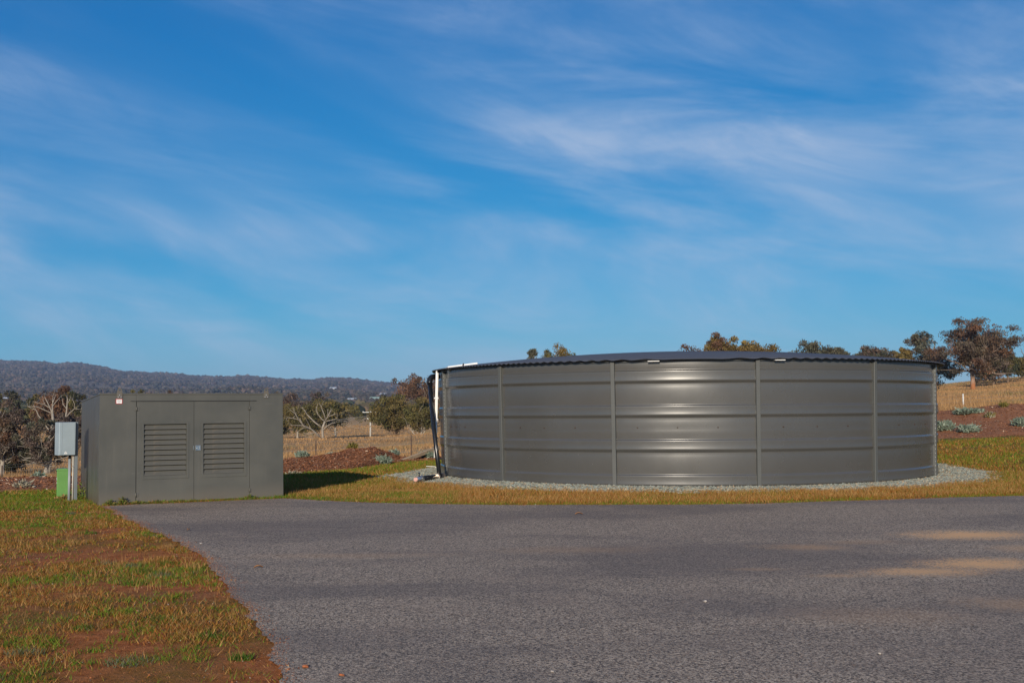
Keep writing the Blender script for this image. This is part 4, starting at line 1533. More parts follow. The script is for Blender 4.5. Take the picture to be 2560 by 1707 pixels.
# right slope
tree('gum_tree', 'great spreading brown gum with an orange footed trunk on the right slope', 'tree', 2434, 790, 978, 150, 245, PURPLE + PURPLE + RUST, 'gum_foot', 51, 105, 190, 0.28, 0.20, 0.42, 0.50, deadlimbs=14, lean=0.15, tr=0.30, flat=0.72, clump_r=0.20)
tree('gum_tree', 'lower brown gum left of the great spreading gum', 'tree', 2338, 826, 974, 165, 165, PURPLE + GREY, 'bark_pale', 52, 90, 160, 0.31, 0.06, 0.3, 0.40, deadlimbs=8, flat=0.75, clump_r=0.21)
tree('gum_tree', 'olive gum at the far right behind the great gum', 'tree', 2520, 862, 962, 200, 105, OLIVE + DARK, 'bark_dark', 53, 70, 110, 0.40, 0.2, 0.3, 0.2)
tree('gum_tree', 'dull brown tree filling the gap right of the great gum trunk', 'tree', 2482, 872, 968, 190, 110, PURPLE + DARK, 'bark_dark', 55, 60, 110, 0.38, 0.06, 0.3, 0.25, deadlimbs=4)
tree('gum_tree', 'dark shaded tree at the right edge of the slope', 'tree', 2556, 896, 955, 215, 60, DARK, 'bark_dark', 54, 45, 90, 0.42, 0.1, 0.3, 0.2)
for i, (px, t, w, Y, cc, lab) in enumerate([
        (1333, 872, 34, 118, GREY, 'wispy little treetop over the left part of the tank roof'),
        (1400, 857, 122, 120, GOLD + OLIVE, 'golden olive treetop over the left part of the tank roof'),
        (1712, 860, 130, 165, RUST, 'rust brown treetop just above the middle of the tank roof'),
        (1800, 830, 105, 135, GOLD + RUST, 'left lobe of the golden pair of treetops over the roof'),
        (1880, 836, 150, 135, GOLD, 'right broad golden treetop over the roof'),
        (2050, 851, 155, 150, GREY, 'grey green treetop over the right part of the tank roof'),
        (2185, 864, 150, 160, PURPLE + GREY, 'brown treetop over the right end of the tank roof'),
        (2262, 868, 72, 160, GOLD, 'small yellowish treetop where the roof meets the great gum')]):
    b_ = 1004 - (px - 1700) * 0.035
    tree('gum_tree', lab, 'tree', px, t, b_, Y, w, cc, 'bark_pale', 60 + i, int(75 + w * 0.45), 110, Y * 0.0021, 0.30, 0.3, 0.25, clump_r=0.25)


# bare dead trees traced limb by limb
def dead_tree(label, polys, Y, to_px, seed, base_px=None, mat='bark_dead', depth=0.25, twigs=3):
    r = np.random.default_rng(seed)
    p0 = to_px(*polys[0][0][0])
    b = at(*p0, Y)
    z0 = tz(b[0], b[1])
    root = empty('dead_tree', (b[0], b[1], z0))
    tag(root, label, 'dead tree', 'dead trees')
    dz = z0 - b[2]
    known = {}
    sc = Y / F
    for bi, (pts, ra, rb) in enumerate(polys):
        P = []
        yo = None
        for i, q in enumerate(pts):
            px, py = to_px(*q)
            key = min(known, key=lambda k: (k[0] - px) ** 2 + (k[1] - py) ** 2) if known else None
            if i == 0:
                yo = known[key] if key and (key[0] - px) ** 2 + (key[1] - py) ** 2 < 200 else 0.0
                slope = r.normal(0, depth)
                last = (px, py)
            else:
                yo += slope * math.dist((px, py), last) * sc
                last = (px, py)
            known[(px, py)] = yo
            w = at(px, py, Y)
            w[1] += yo
            w[2] += dz
            P.append(w - np.array([b[0], b[1], z0]))
        if bi == 0: P[0][2] = -0.3
        rad = np.linspace(ra, rb, len(P))
        m = MB().tube(P, list(rad), 7)
        if bi == 0: main = m
        else: main.add(m.v, m.f, True)
        L_ = np.linalg.norm(P[-1] - P[0])
        for k in range(twigs if bi else 0):
            i = r.integers(1, len(P))
            d = (P[i] - P[i - 1]); d /= np.linalg.norm(d) + 1e-9
            d = d + r.normal(0, 0.6, 3); d[2] += 0.3
            e = P[i] + d * L_ * r.uniform(0.10, 0.25)
            c = curve(P[i], e, r, 0, 2, 0.08)
            t = MB().tube(c, [rb * 0.8, rb * 0.5, rb * 0.2], 4, False)
            main.add(t.v, t.f, True)
    main.build('trunk', M[mat], root)
    return root


z6 = lambda x, y: (700 + x / 6.03, 940 + y / 6.03)
k6 = 150 / F / 6.03
dead_tree('bleached bare dead tree standing in the dry paddock', [
    ([(640, 1040), (650, 900), (648, 780), (690, 680)], 20 * k6, 14 * k6),
    ([(648, 780), (540, 690), (440, 580), (400, 510), (370, 470)], 13 * k6, 3.5 * k6),
    ([(690, 680), (740, 610), (780, 540), (800, 500)], 11 * k6, 3.5 * k6),
    ([(690, 680), (650, 650), (590, 570), (570, 500), (590, 450)], 9 * k6, 3 * k6),
    ([(700, 650), (680, 570), (640, 460), (655, 440)], 8 * k6, 3 * k6),
    ([(740, 610), (730, 520)], 5 * k6, 2.5 * k6),
    ([(740, 610), (830, 575), (880, 578)], 6 * k6, 2.5 * k6),
    ([(690, 680), (860, 640), (870, 600)], 6 * k6, 2.5 * k6),
    ([(645, 960), (560, 850), (500, 790), (400, 740), (340, 650), (270, 630)], 14 * k6, 4 * k6),
    ([(400, 740), (370, 680), (290, 570), (220, 510)], 7 * k6, 2.5 * k6),
    ([(340, 650), (270, 520)], 5 * k6, 2.5 * k6),
    ([(500, 790), (390, 770), (300, 830)], 6 * k6, 2.5 * k6),
    ([(400, 740), (230, 735)], 6 * k6, 2.5 * k6),
    ([(635, 980), (500, 925), (420, 910)], 6 * k6, 2.5 * k6),
    ([(560, 850), (490, 860), (400, 860)], 7 * k6, 2.5 * k6),
    ([(648, 820), (720, 750), (790, 710), (850, 700)], 9 * k6, 3 * k6)], 150, z6, 5, twigs=6)
z4 = lambda x, y: (x / 7.84, 870 + y / 7.84)
k4 = 60 / F / 7.84
dead_tree('dead grey tree with forked bare limbs above the meter box', [
    ([(940, 2540), (935, 2150), (930, 1800), (915, 1560), (910, 1400), (890, 1290)], 44 * k4, 24 * k4),
    ([(890, 1290), (860, 1150), (850, 1050), (830, 930)], 20 * k4, 5 * k4),
    ([(890, 1290), (830, 1180), (760, 1060), (690, 950)], 16 * k4, 4 * k4),
    ([(830, 1180), (710, 1120), (650, 1015)], 10 * k4, 4 * k4),
    ([(710, 1120), (530, 1060)], 8 * k4, 4 * k4),
    ([(890, 1290), (740, 1220), (590, 1150), (420, 1150)], 12 * k4, 4 * k4),
    ([(860, 1150), (900, 1060), (980, 930)], 10 * k4, 4 * k4),
    ([(860, 1100), (900, 940)], 8 * k4, 4 * k4),
    ([(930, 1800), (1090, 1560), (1155, 1380), (1160, 1200), (1150, 1000), (1130, 930)], 24 * k4, 5 * k4),
    ([(1160, 1200), (1060, 1100), (1040, 1040)], 9 * k4, 4 * k4),
    ([(1155, 1100), (1210, 980)], 7 * k4, 4 * k4),
    ([(1155, 1380), (1260, 1270), (1370, 1190), (1375, 1100), (1340, 1000)], 13 * k4, 4 * k4),
    ([(1370, 1190), (1490, 1210)], 8 * k4, 4 * k4),
    ([(915, 1560), (700, 1430), (600, 1330), (540, 1220), (370, 1155)], 15 * k4, 5 * k4)], 60, z4, 6, twigs=4)
zr = lambda x, y: (2280 + x / 6.82, 770 + y / 6.82)
kr = 205 / F / 6.82
dead_tree('thin bare tree cut by the right edge of the picture', [
    ([(1930, 1170), (1925, 900), (1910, 640), (1880, 560)], 18 * kr, 8 * kr),
    ([(1880, 560), (1850, 470), (1800, 430)], 7 * kr, 3 * kr), ([(1880, 560), (1890, 470), (1870, 390)], 7 * kr, 3 * kr),
    ([(1910, 640), (1860, 600), (1820, 540)], 6 * kr, 3 * kr), ([(1920, 760), (1870, 690), (1860, 640)], 6 * kr, 3 * kr), ([(1910, 640), (1960, 520), (1980, 400)], 7 * kr, 3 * kr)],
    205, zr, 8, mat='bark_dark', twigs=6)

# fallen pale branches at the foot of the great gum
for i, (pts, lab) in enumerate([([(2395, 979), (2412, 977), (2428, 979)], 'fallen pale branch left of the great gum trunk'), ([(2440, 979), (2452, 974), (2446, 971)], 'fallen pale forked branch right of the great gum trunk')]):
    P = []
    for (px, py) in pts:
        w = at(px, py, 146); w[2] = tz(w[0], w[1]) + 0.06 + (0.25 if py < 976 else 0); P.append(w)
    o = MB().tube(P, [0.07, 0.06, 0.03], 6).build('fallen_branch', M['bark_dead'])
    tag(o, lab, 'branch', 'fallen branches')

# ------------------------------------------------------------------ low shrubs on the beds
def juniper(label, px, py, w_px, h_px, Y, zf, seed, cols, cat='shrub', name='juniper', group='junipers on the mulch beds', n=1500, up=0.4):
    r = np.random.default_rng(seed)
    b = at(px, py, Y)
    z0 = zf(b[0], b[1])
    root = empty(name, (b[0], b[1], z0))
    tag(root, label, cat, group)
    R_ = w_px / F * Y * 0.5; Hh = h_px / F * Y
    V, K = [], []
    st = MB()
    nb = 46
    for k in range(nb):
        a = r.uniform(0, 6.28); L_ = R_ * r.uniform(0.4, 1.0)
        e = np.array([math.cos(a) * L_, math.sin(a) * L_ * 0.8, Hh * r.uniform(0.25, 1.0) * (1.05 - 0.55 * (L_ / R_) ** 2)])
        cv = curve((0, 0, 0.0), e, r, 0.08, 3, 0.04)
        st.tube(cv, [0.012, 0.009, 0.006, 0.003], 4, False)
        m = n // nb
        t = r.uniform(0.35, 1.05, m)
        p = np.array([0, 0, 0.0]) + e[None] * t[:, None]
        p[:, 2] += 0.08 * np.sin(np.pi * np.clip(t, 0, 1)) * np.linalg.norm(e)
        p += r.normal(0, 0.05, (m, 3)) * np.array([1, 1, 0.7])
        d = e / np.linalg.norm(e) + r.normal(0, 0.5, (m, 3)); d[:, 2] += up; d /= np.linalg.norm(d, axis=1)[:, None]
        s = np.cross(d, r.normal(size=(m, 3))); s /= np.linalg.norm(s, axis=1)[:, None] + 1e-9
        ll = r.uniform(0.05, 0.11, m)[:, None]; ww = r.uniform(0.012, 0.026, m)[:, None]
        V.append(np.stack([p - d * ll * 0.4, p + s * ww, p + d * ll, p - s * ww], 1).reshape(-1, 3))
        c = np.array(cols)[r.integers(0, len(cols), m)] * r.uniform(0.6, 1.35, (m, 1))
        K.append(np.repeat(c, 4, 0))
    v = np.vstack(V); kk = np.vstack(K)
    v[:, 2] = np.maximum(v[:, 2], -0.05)
    link('foliage', np_mesh('foliage', v, np.arange(len(v)).reshape(-1, 4), False, kk), M['juniper'], root)
    st.build('stem', M['bark_dark'], root)


SILV = [(0.20, 0.25, 0.19), (0.15, 0.20, 0.15), (0.26, 0.30, 0.23)]
RUSTY = [(0.24, 0.10, 0.035), (0.18, 0.085, 0.035), (0.28, 0.14, 0.06)]
YEL = [(0.17, 0.14, 0.03), (0.13, 0.11, 0.03)]
GRW = [(0.33, 0.30, 0.22), (0.24, 0.22, 0.16)]
juniper('silvery juniper beside the rusty shrub on the mound', 831, 1132, 26, 9, 32.5, zmid, 1, SILV, n=1100)
juniper('small silvery juniper on the mulch nearest the shed', 755, 1145, 17, 7, 30.5, zmid, 2, SILV, n=800)
juniper('large silvery juniper on the right shoulder of the mound', 957, 1147, 34, 17, 31.5, zmid, 3, SILV, n=1700)
juniper('silvery juniper at the foot of the mound beside the timber', 984, 1144, 20, 8, 34, zmid, 4, SILV, n=900)
juniper('silvery juniper half hidden by the tank pipework', 1068, 1144, 42, 13, 34.5, zmid, 5, SILV, n=1500)
juniper('rusty dead shrub on the mound by the fence post', 817, 1134, 20, 26, 33.5, zmid, 6, RUSTY, group='small shrubs on the mulch beds', name='dead_shrub', n=600, up=1.0)
juniper('small rusty dead shrub left of the fence post', 799, 1134, 14, 15, 33.5, zmid, 7, RUSTY, group='small shrubs on the mulch beds', name='dead_shrub', n=350, up=1.0)
juniper('rusty dead shrub close to the shed corner', 716, 1144, 18, 27, 32, zmid, 8, RUSTY, group='small shrubs on the mulch beds', name='dead_shrub', n=600, up=1.0)
juniper('low rusty dead shrub second from the shed corner', 733, 1142, 12, 13, 32, zmid, 9, RUSTY, group='small shrubs on the mulch beds', name='dead_shrub', n=300, up=1.0)
juniper('little yellow green shrub on the crest of the mound', 881, 1134, 12, 14, 32.5, zmid, 10, YEL, group='small shrubs on the mulch beds', name='young_shrub', n=350, up=0.9)
juniper('dry tussock behind the right end of the mound', 1008, 1148, 18, 12, 36.5, zmid, 27, RUSTY + YEL, group='small shrubs on the mulch beds', name='tussock', n=400, up=1.4)
juniper('withered grey shrub at the front of the middle mulch bed', 731, 1180, 16, 6, 26.9, zmid, 18, GRW, group='small shrubs on the mulch beds', name='withered_shrub', n=260, up=0.5)
juniper('big silvery juniper against the right side of the tank', 2352, 1050, 66, 28, 34.2, zright, 11, SILV, n=2400)
juniper('wide silvery juniper along the top of the right bank', 2418, 1022, 76, 12, 37.6, zright, 12, SILV, n=2000)
juniper('silvery juniper in the middle of the right bank', 2420, 1060, 48, 16, 33.6, zright, 13, SILV, n=1500)
juniper('silvery juniper cut by the right edge of the picture', 2556, 1052, 44, 24, 34.6, zright, 14, SILV, n=1700)
juniper('tiny yellow green shrub on the crest of the right bank', 2508, 1014, 10, 12, 38.2, zright, 15, YEL, group='small shrubs on the mulch beds', name='young_shrub', n=220, up=0.9)
juniper('small olive shrub in the hollow of the right bank', 2476, 1030, 16, 10, 36.5, zright, 16, YEL + GRW, group='small shrubs on the mulch beds', name='young_shrub', n=300, up=0.6)
juniper('withered pale shrub on the left mulch strip', 56, 1221, 24, 8, 22.3, zleft, 17, GRW, group='small shrubs on the mulch beds', name='withered_shrub', n=350, up=0.5)
juniper('small grey green shrub at the back of the left mulch strip', 96, 1197, 16, 7, 25.0, zleft, 19, SILV, n=500)

# ------------------------------------------------------------------ power pole
pp = at(926, 1108, 182)
pz = tz(pp[0], pp[1])
pole = empty('power_pole', (pp[0], pp[1], pz))
tag(pole, 'pale concrete power pole with a crossarm in the dry paddock', 'power pole')
ph = at(926, 1027, 182)[2] - pz
MB().tube([(0, 0, -0.5), (0, 0, ph)], [0.15, 0.115], 10).build('pole', M['concrete'], pole)
MB().box(-1.3, 1.3, -0.21, -0.13, ph - 0.26, ph - 0.16, 0.01).build('crossarm', M['galv'], pole)
for x in (-1.2, 0.0, 1.2):
    MB().tube([(x, -0.17, ph - 0.16), (x, -0.17, ph)], [0.04, 0.03], 6).build('insulator', M['white'], pole)
MB().box(-0.5, -0.10, -0.55, -0.27, ph - 1.35, ph - 1.15, 0.02).build('bracket', M['galv'], pole)
w = MB()
for (x, dz_) in ((-0.3, -0.9), (-0.2, -1.15), (0.0, -0.75)):
    pts = []
    for i in range(13):
        t = i / 12
        pts.append((x - 26 * t, 3 * t, ph + dz_ - 1.2 * math.sin(math.pi * t) * 0.8 - 0.3 * t))
    w.tube(pts, 0.020, 4, False)
w.build('overhead_wire', M['wire'], pole)
MB().tube([(0, 0, ph - 1.0), (9.5, 2, 0.2)], 0.02, 4, False).tube([(0, 0, ph - 1.0), (-9.5, 1, 0.0)], 0.02, 4, False).build('stay_wire', M['wire'], pole)

# ------------------------------------------------------------------ far hills
RIDGE = [(-900, 930), (-500, 912), (-200, 902), (0, 902), (60, 903), (110, 905), (140, 910), (190, 907), (240, 914), (290, 926), (350, 931), (420, 934), (500, 941), (560, 942), (620, 939), (660, 944), (720, 949), (780, 949), (830, 944), (880, 947), (940, 955), (1000, 960), (1100, 967), (1300, 978), (1700, 985), (2200, 990), (3000, 985), (3600, 975)]
RX = np.array([p[0] for p in RIDGE], float); RYp = np.array([p[1] for p in RIDGE], float)
HY0, HY1 = 1150.0, 4400.0


def hill_z(px, Y):
    px = np.asarray(px, float); Y = np.asarray(Y, float)
    zr_ = 1.5 + (hz(px) - np.interp(px, RX, RYp) - 4.0) / F * HY1
    t = np.clip((Y - HY0) / (HY1 - HY0), 0, 1)
    X = (px - 1280) / F * Y
    z = 8 + (zr_ - 8) * t ** 1.25
    z += (fbm(X, Y, 0.0022, 60) - 0.5) * 55 * np.sin(np.pi * t) * np.clip(zr_ / 150, 0.2, 1)
    z = np.where(Y > HY1, zr_ - (Y - HY1) * 0.12, z)
    return z


def build_hills():
    pxs = np.linspace(-900, 3500, 260)
    Ys = np.r_[np.linspace(HY0 - 60, HY1, 60), np.linspace(HY1 + 60, HY1 + 900, 8)]
    PX, YY = np.meshgrid(pxs, Ys)
    X = (PX - 1280) / F * YY
    Z = hill_z(PX, YY)
    Z[0] = -6
    v = np.stack([X, YY, Z], -1).reshape(-1, 3)
    n = len(pxs)
    i = np.arange(len(Ys) - 1)[:, None] * n; j = np.arange(n - 1)[None]
    f = np.stack([i + j, i + j + 1, i + n + j + 1, i + n + j], -1).reshape(-1, 4)
    m = paint('hill ground', (0.16, 0.125, 0.085), 0.95, 0, 0.35, 0.01, 0.05)
    o = link('hill', np_mesh('hill', v, f, True), m)
    tag(o, 'long wooded ridge along the horizon at the left', kind='structure')


build_hills()
t_ = (1 + 5 ** 0.5) / 2
ICO = np.array([(-1, t_, 0), (1, t_, 0), (-1, -t_, 0), (1, -t_, 0), (0, -1, t_), (0, 1, t_), (0, -1, -t_), (0, 1, -t_), (t_, 0, -1), (t_, 0, 1), (-t_, 0, -1), (-t_, 0, 1)]) / math.hypot(1, t_)
ICF = np.array([(0, 11, 5), (0, 5, 1), (0, 1, 7), (0, 7, 10), (0, 10, 11), (1, 5, 9), (5, 11, 4), (11, 10, 2), (10, 7, 6), (7, 1, 8), (3, 9, 4), (3, 4, 2), (3, 2, 6), (3, 6, 8), (3, 8, 9), (4, 9, 5), (2, 4, 11), (6, 2, 10), (8, 6, 7), (9, 8, 1)])


def canopy(name, label, px, Y, z, rr, cols, seed):
    r = np.random.default_rng(seed)
    n = len(px)
    x = (px - 1280) / F * Y
    v = ICO[None] * rr[:, None, None] * r.uniform(0.55, 1.3, (n, 12, 1)) * np.array([1, 1, 0.9])
    v = v + np.stack([x, Y, z + rr * 0.6], -1)[:, None]
    f = (ICF[None] + 12 * np.arange(n)[:, None, None]).reshape(-1, 3)
    c = np.array(cols)[r.integers(0, len(cols), n)] * r.uniform(0.55, 1.45, (n, 1))
    o = link(name, np_mesh(name, v.reshape(-1, 3), f, False, np.repeat(c, 12, 0)), M['far'])
    tag(o, label, kind='stuff')


n = 38000
pxr = np.where(rng.random(n) < 0.8, rng.uniform(-60, 1160, n), rng.uniform(-900, 3400, n))
tt = rng.random(n) ** 0.85
Yr = HY0 + (HY1 + 60 - HY0) * tt
clr = fbm((pxr - 1280) / F * Yr, Yr, 0.004, 71)
keep = (clr > 0.36) | (rng.random(n) < 0.25)
pxr, Yr = pxr[keep], Yr[keep]
ex = rng.uniform(-120, 1250, 1500)
pxr = np.r_[pxr, ex]; Yr = np.r_[Yr, HY1 + rng.uniform(-120, 30, 1500)]
canopy('hill_forest', 'dull grey green forest clothing the far ridge', pxr, Yr, hill_z(pxr, Yr), np.r_[rng.uniform(2.6, 6.5, len(pxr) - 1500), 2.0 + 6.5 * rng.random(1500) ** 2.2] * (0.7 + 0.5 * (Yr - HY0) / (HY1 - HY0)),
       [(0.072, 0.062, 0.046), (0.055, 0.050, 0.038), (0.095, 0.070, 0.055), (0.04, 0.042, 0.034)], 91)
n = 2600
pxr = np.where(rng.random(n) < 0.8, rng.uniform(-60, 1120, n), rng.uniform(-700, 3300, n))
Yr = 430 + 800 * rng.random(n) ** 0.8
xx = (pxr - 1280) / F * Yr
keep = fbm(xx, Yr, 0.012, 81) > 0.44
pxr, Yr, xx = pxr[keep], Yr[keep], xx[keep]
canopy('valley_woodland', 'dark scattered woodland filling the valley floor', pxr, Yr, T(xx, Yr), rng.uniform(2.2, 5.2, len(pxr)),
       [(0.060, 0.062, 0.030), (0.085, 0.070, 0.040), (0.040, 0.048, 0.028), (0.10, 0.072, 0.045)], 92)


# far houses
def house(label, px, py, Y, L_, Dp, Hw, roofm, zbase=None, yaw=0.1, open_hill=True):
    b = at(px, py, Y)
    z = b[2] - 0.0
    root = empty('house', (b[0], b[1], z), Matrix.Rotation(yaw, 3, 'Z'))
    tag(root, label, 'house')
    MB().box(-L_ / 2, L_ / 2, -Dp / 2, Dp / 2, -6, Hw).build('wall', M['house_wall'], root)
    o = L_ / 2 + 0.6; d = Dp / 2 + 0.6
    MB().add([(-o, -d, Hw - 0.1), (o, -d, Hw - 0.1), (o, d, Hw - 0.1), (-o, d, Hw - 0.1), (-o + d * .4, 0, Hw + Dp * 0.28), (o - d * .4, 0, Hw + Dp * 0.28)],
             [(0, 1, 5, 4), (2, 3, 4, 5), (0, 4, 3), (1, 2, 5), (3, 2, 1, 0)]).build('roof', M[roofm], root)
    nwin = max(2, int(L_ / 5))
    for i in range(nwin):
        x = -L_ / 2 + L_ * (i + 0.5) / nwin
        MB().box(x - 0.9, x + 0.9, -Dp / 2 - 0.05, -Dp / 2 + 0.05, Hw * 0.35, Hw * 0.8).build('window', M['glass'], root)


def on_hill(px, Y):
    z = float(hill_z(np.array([px]), np.array([Y]))[0])
    return hz(px) - (z - 1.5) / Y * F


house('long pale house with a blue grey roof among the trees on the ridge', 346, on_hill(346, 2500) - 3.5, 2500, 28, 11, 4.5, 'house_roof')
house('small white house at the foot of the ridge left of the power pole', 833, on_hill(833, 2300) - 3, 2300, 16, 9, 4.0, 'house_roof')
house('low building with a pale green roof in the valley', 938, on_hill(938, 1500) - 3.5, 1500, 16, 9, 3.5, 'house_green')
house('low white shed among the valley trees', 880, on_hill(880, 1450) - 3.5, 1450, 13, 7, 3.0, 'house_roof')
house('small cream house low on the ridge right of the power pole', 958, on_hill(958, 1900) - 3, 1900, 13, 8, 3.5, 'house_roof')
house('tiny pale house above the left treetops', 14, on_hill(14, 1500) - 4, 1500, 6, 5, 2.6, 'house_roof')

# ------------------------------------------------------------------ grass
def blades(name, label, x, y, h, w, lean, cols, seed, tipc=None, zadd=None, crossf=1.0):
    r = np.random.default_rng(seed)
    n = len(x)
    z = T(x, y) - 0.012
    near = np.hypot(x, y) < 40
    if zadd is not None: z = z + zadd
    an = r.uniform(0, 2 * math.pi, n)
    an2 = r.uniform(0, 2 * math.pi, n)
    side = np.stack([np.cos(an), np.sin(an), np.zeros(n)], -1) * (w * 0.5)[:, None]
    tip = np.stack([np.cos(an2) * lean * h, np.sin(an2) * lean * h, h], -1)
    p = np.stack([x, y, z], -1)
    v = np.stack([p - side, p + side, p + tip], 1).reshape(-1, 3)
    f = np.arange(3 * n).reshape(-1, 3)
    c = np.repeat(cols, 3, 0).reshape(n, 3, 3)
    if tipc is not None: c[:, 2] = tipc
    o = link(name, np_mesh(name, v, f, False, c.reshape(-1, 3)), M['grass'])
    tag(o, label, kind='stuff')


def tuft_points(n, xr, yr, seed, clump=6, spread=0.035):
    r = np.random.default_rng(seed)
    m = n // clump
    cx_ = r.uniform(*xr, m); cy_ = r.uniform(*yr, m)
    x = np.repeat(cx_, clump) + r.normal(0, spread, m * clump)
    y = np.repeat(cy_, clump) + r.normal(0, spread, m * clump)
    return x, y


GRN = np.array([0.115, 0.195, 0.016]); OLV = np.array([0.190, 0.150, 0.022]); BRN = np.array([0.300, 0.120, 0.026]); STR = np.array([0.40, 0.225, 0.08]); GYG = np.array([0.15, 0.165, 0.10])


def pick(seed, n, wts):
    """wts: dict of colour name -> (n,) weights"""
    r = np.random.default_rng(seed)
    pal = [GRN, OLV, BRN, STR, GYG]
    W_ = np.stack([np.broadcast_to(w, (n,)) for w in wts], 1)
    cum = np.cumsum(W_ / W_.sum(1, keepdims=True), 1)
    k = (r.random(n)[:, None] > cum).sum(1).clip(0, 4)
    return np.array(pal)[k] * r.uniform(0.62, 1.4, (n, 1)) * np.array([1, 1, 1]), k


def foreground_grass():
    # left foreground: tufts on red soil
    X, Y = [], []
    for (yr, n) in (((4.6, 8.0), 190000), ((8.0, 12.5), 260000), ((12.5, 20.4), 290000)):
        x, y = tuft_points(n, (-10.5, -1.0), yr, int(yr[0] * 10), 9, 0.026)
        X.append(x); Y.append(y)
    x = np.concatenate(X); y = np.concatenate(Y)
    ok = (x / y > -0.52) & ~in_poly(x + 0.05 * np.random.default_rng(4).random(len(x)) ** 2, y, PAV) & ~in_shed(x, y)
    x, y = x[ok], y[ok]
    d1 = fbm(x, y, 0.75, 8); d2 = fbm(x, y, 2.6, 15); d3 = fbm(x * 1.0, y, 6.0, 23)
    farness = sstep(11, 15.5, y)
    cover = np.clip((d1 - 0.44) * 3.4 + (d2 - 0.48) * 3.4 + (d3 - 0.5) * 1.6 + 0.40 + farness * 0.6, 0.04, 1)
    r = np.random.default_rng(77)
    ok = r.random(len(x)) < cover * np.where(y > 12.5, 1.0, 0.9)
    x, y = x[ok], y[ok]; d1 = d1[ok]; d2 = d2[ok]; d3 = d3[ok]; farness = farness[ok]
    n = len(x)
    back = sstep(16.5, 19.0, y)
    green = sstep(0.50, 0.60, fbm(x, y, 1.3, 44)) * 2.6 + 0.10 + back * 1.0
    col, k = pick(5, n, [green * 1.5, 0.9 + 0 * x, 1.5 - 0.9 * back, 0.38 * (1 - back) + 0.1, 0.30 * sstep(0.5, 0.6, fbm(x, y, 1.9, 51))])
    h = r.uniform(0.010, 0.040, n) * (0.7 + 0.8 * d2) * np.where(k == 3, 1.3, 1.0) * (1 + 0.5 * back) * np.where(k == 0, 1.05, 1.0)
    w = (0.0025 + 0.00055 * y) * r.uniform(0.7, 1.3, n)
    blades('grass', 'patchy green and rust grass on red soil at the lower left', x, y, h, w, r.uniform(0.3, 1.3, n), col, 6)
    # separate rosettes and tussocks
    m = 150
    tx = r.uniform(-8.5, -1.2, m); ty = 5 + 12 * r.random(m) ** 1.3
    ok = ~in_poly(tx + 0.1, ty, PAV) & (tx / ty > -0.5)
    tx, ty = tx[ok], ty[ok]
    rep_ = 150
    rad = np.repeat(r.uniform(0.04, 0.13, len(tx)), rep_)
    kind = np.repeat(r.random(len(tx)), rep_)
    aa = r.uniform(0, 6.28, len(rad)); dd = rad * np.sqrt(r.random(len(rad)))
    x = np.repeat(tx, rep_) + np.cos(aa) * dd * 1.3; y = np.repeat(ty, rep_) + np.sin(aa) * dd
    n = len(x)
    col = np.where((kind < 0.6)[:, None], [[0.075, 0.135, 0.016]], np.where((kind < 0.8)[:, None], [[0.13, 0.15, 0.085]], [[0.36, 0.20, 0.075]])) * r.uniform(0.6, 1.4, (n, 1))
    blades('tussocks', 'separate darker green tussocks in the near verge', x, y, r.uniform(0.02, 0.065, n) * (1.3 - dd / rad * 0.6), (0.004 + 0.0004 * y), r.uniform(0.2, 1.0, n), col, 9)
    # taller dead stalks
    m = 700
    x = r.uniform(-6, -1.0, m); y = r.uniform(5.0, 15, m)
    ok = ~in_poly(x, y, PAV) & (fbm(x, y, 0.9, 61) > 0.54) & (x / y > -0.5)
    x, y = x[ok], y[ok]
    rep = 7
    x = np.repeat(x, rep) + r.normal(0, 0.03, len(x) * rep); y = np.repeat(y, rep) + r.normal(0, 0.03, len(y) * rep)
    n = len(x)
    col = STR * r.uniform(0.6, 1.1, (n, 1))
    blades('dry_stalks', 'thin straw coloured stalks standing in the near grass', x, y, r.uniform(0.03, 0.13, n), 0.0028 + 0.0003 * y, r.uniform(0.1, 0.5, n), col, 8)


def strip_grass():
    x, y = tuft_points(620000, (-9.5, 12.5), (16.8, 24.5), 31, 6, 0.04)
    pr_, pth = tank_polar(x, y)
    ok = ~in_poly(x, y, PAV) & ~in_shed(x, y) & (pr_ > grav_r(pth) - 0.06) & (np.abs(x / y) < 0.53) & (x > -6.6 + 0 * y)
    x, y = x[ok], y[ok]
    r = np.random.default_rng(32)
    fe = np.array([gz(*p)[:2] for p in far_px])
    dfar = y - np.interp(x, fe[:, 0], fe[:, 1])
    n = len(x)
    edge = 1 - sstep(0.10, 0.50, dfar)
    lush = sstep(0.45, 0.62, fbm(x, y, 0.8, 70)) * edge * 2.5 + sstep(-1.0, -4.0, x) * sstep(20.0, 22.0, y) * 2.2 + 0.10 + 0.7 * sstep(0.52, 0.68, fbm(x, y, 0.5, 71)) + sstep(8.0, 10.5, x) * 0.8
    col, k = pick(33, n, [lush, 0.65 + lush * 0.5, 1.65 - 0.5 * edge, 0.75 * (1 - edge) + 0.1, 0 * x])
    h = r.uniform(0.028, 0.075, n) * np.where(edge > 0.5, 0.65, 1.0) * (0.7 + 0.6 * fbm(x, y, 1.3, 72))
    tall = (k == 3) & (dfar > 0.3)
    h = np.where(tall, h * 1.4, h)
    w = r.uniform(0.006, 0.012, n)
    thin = (r.random(n) < np.clip(0.55 + (fbm(x, y, 1.0, 73) - 0.4) * 3, 0.25, 1))
    blades('grass', 'rusty brown grass verge between the yard and the tank', x[thin], y[thin], h[thin], w[thin], r.uniform(0.2, 0.9, n)[thin], col[thin], 34)


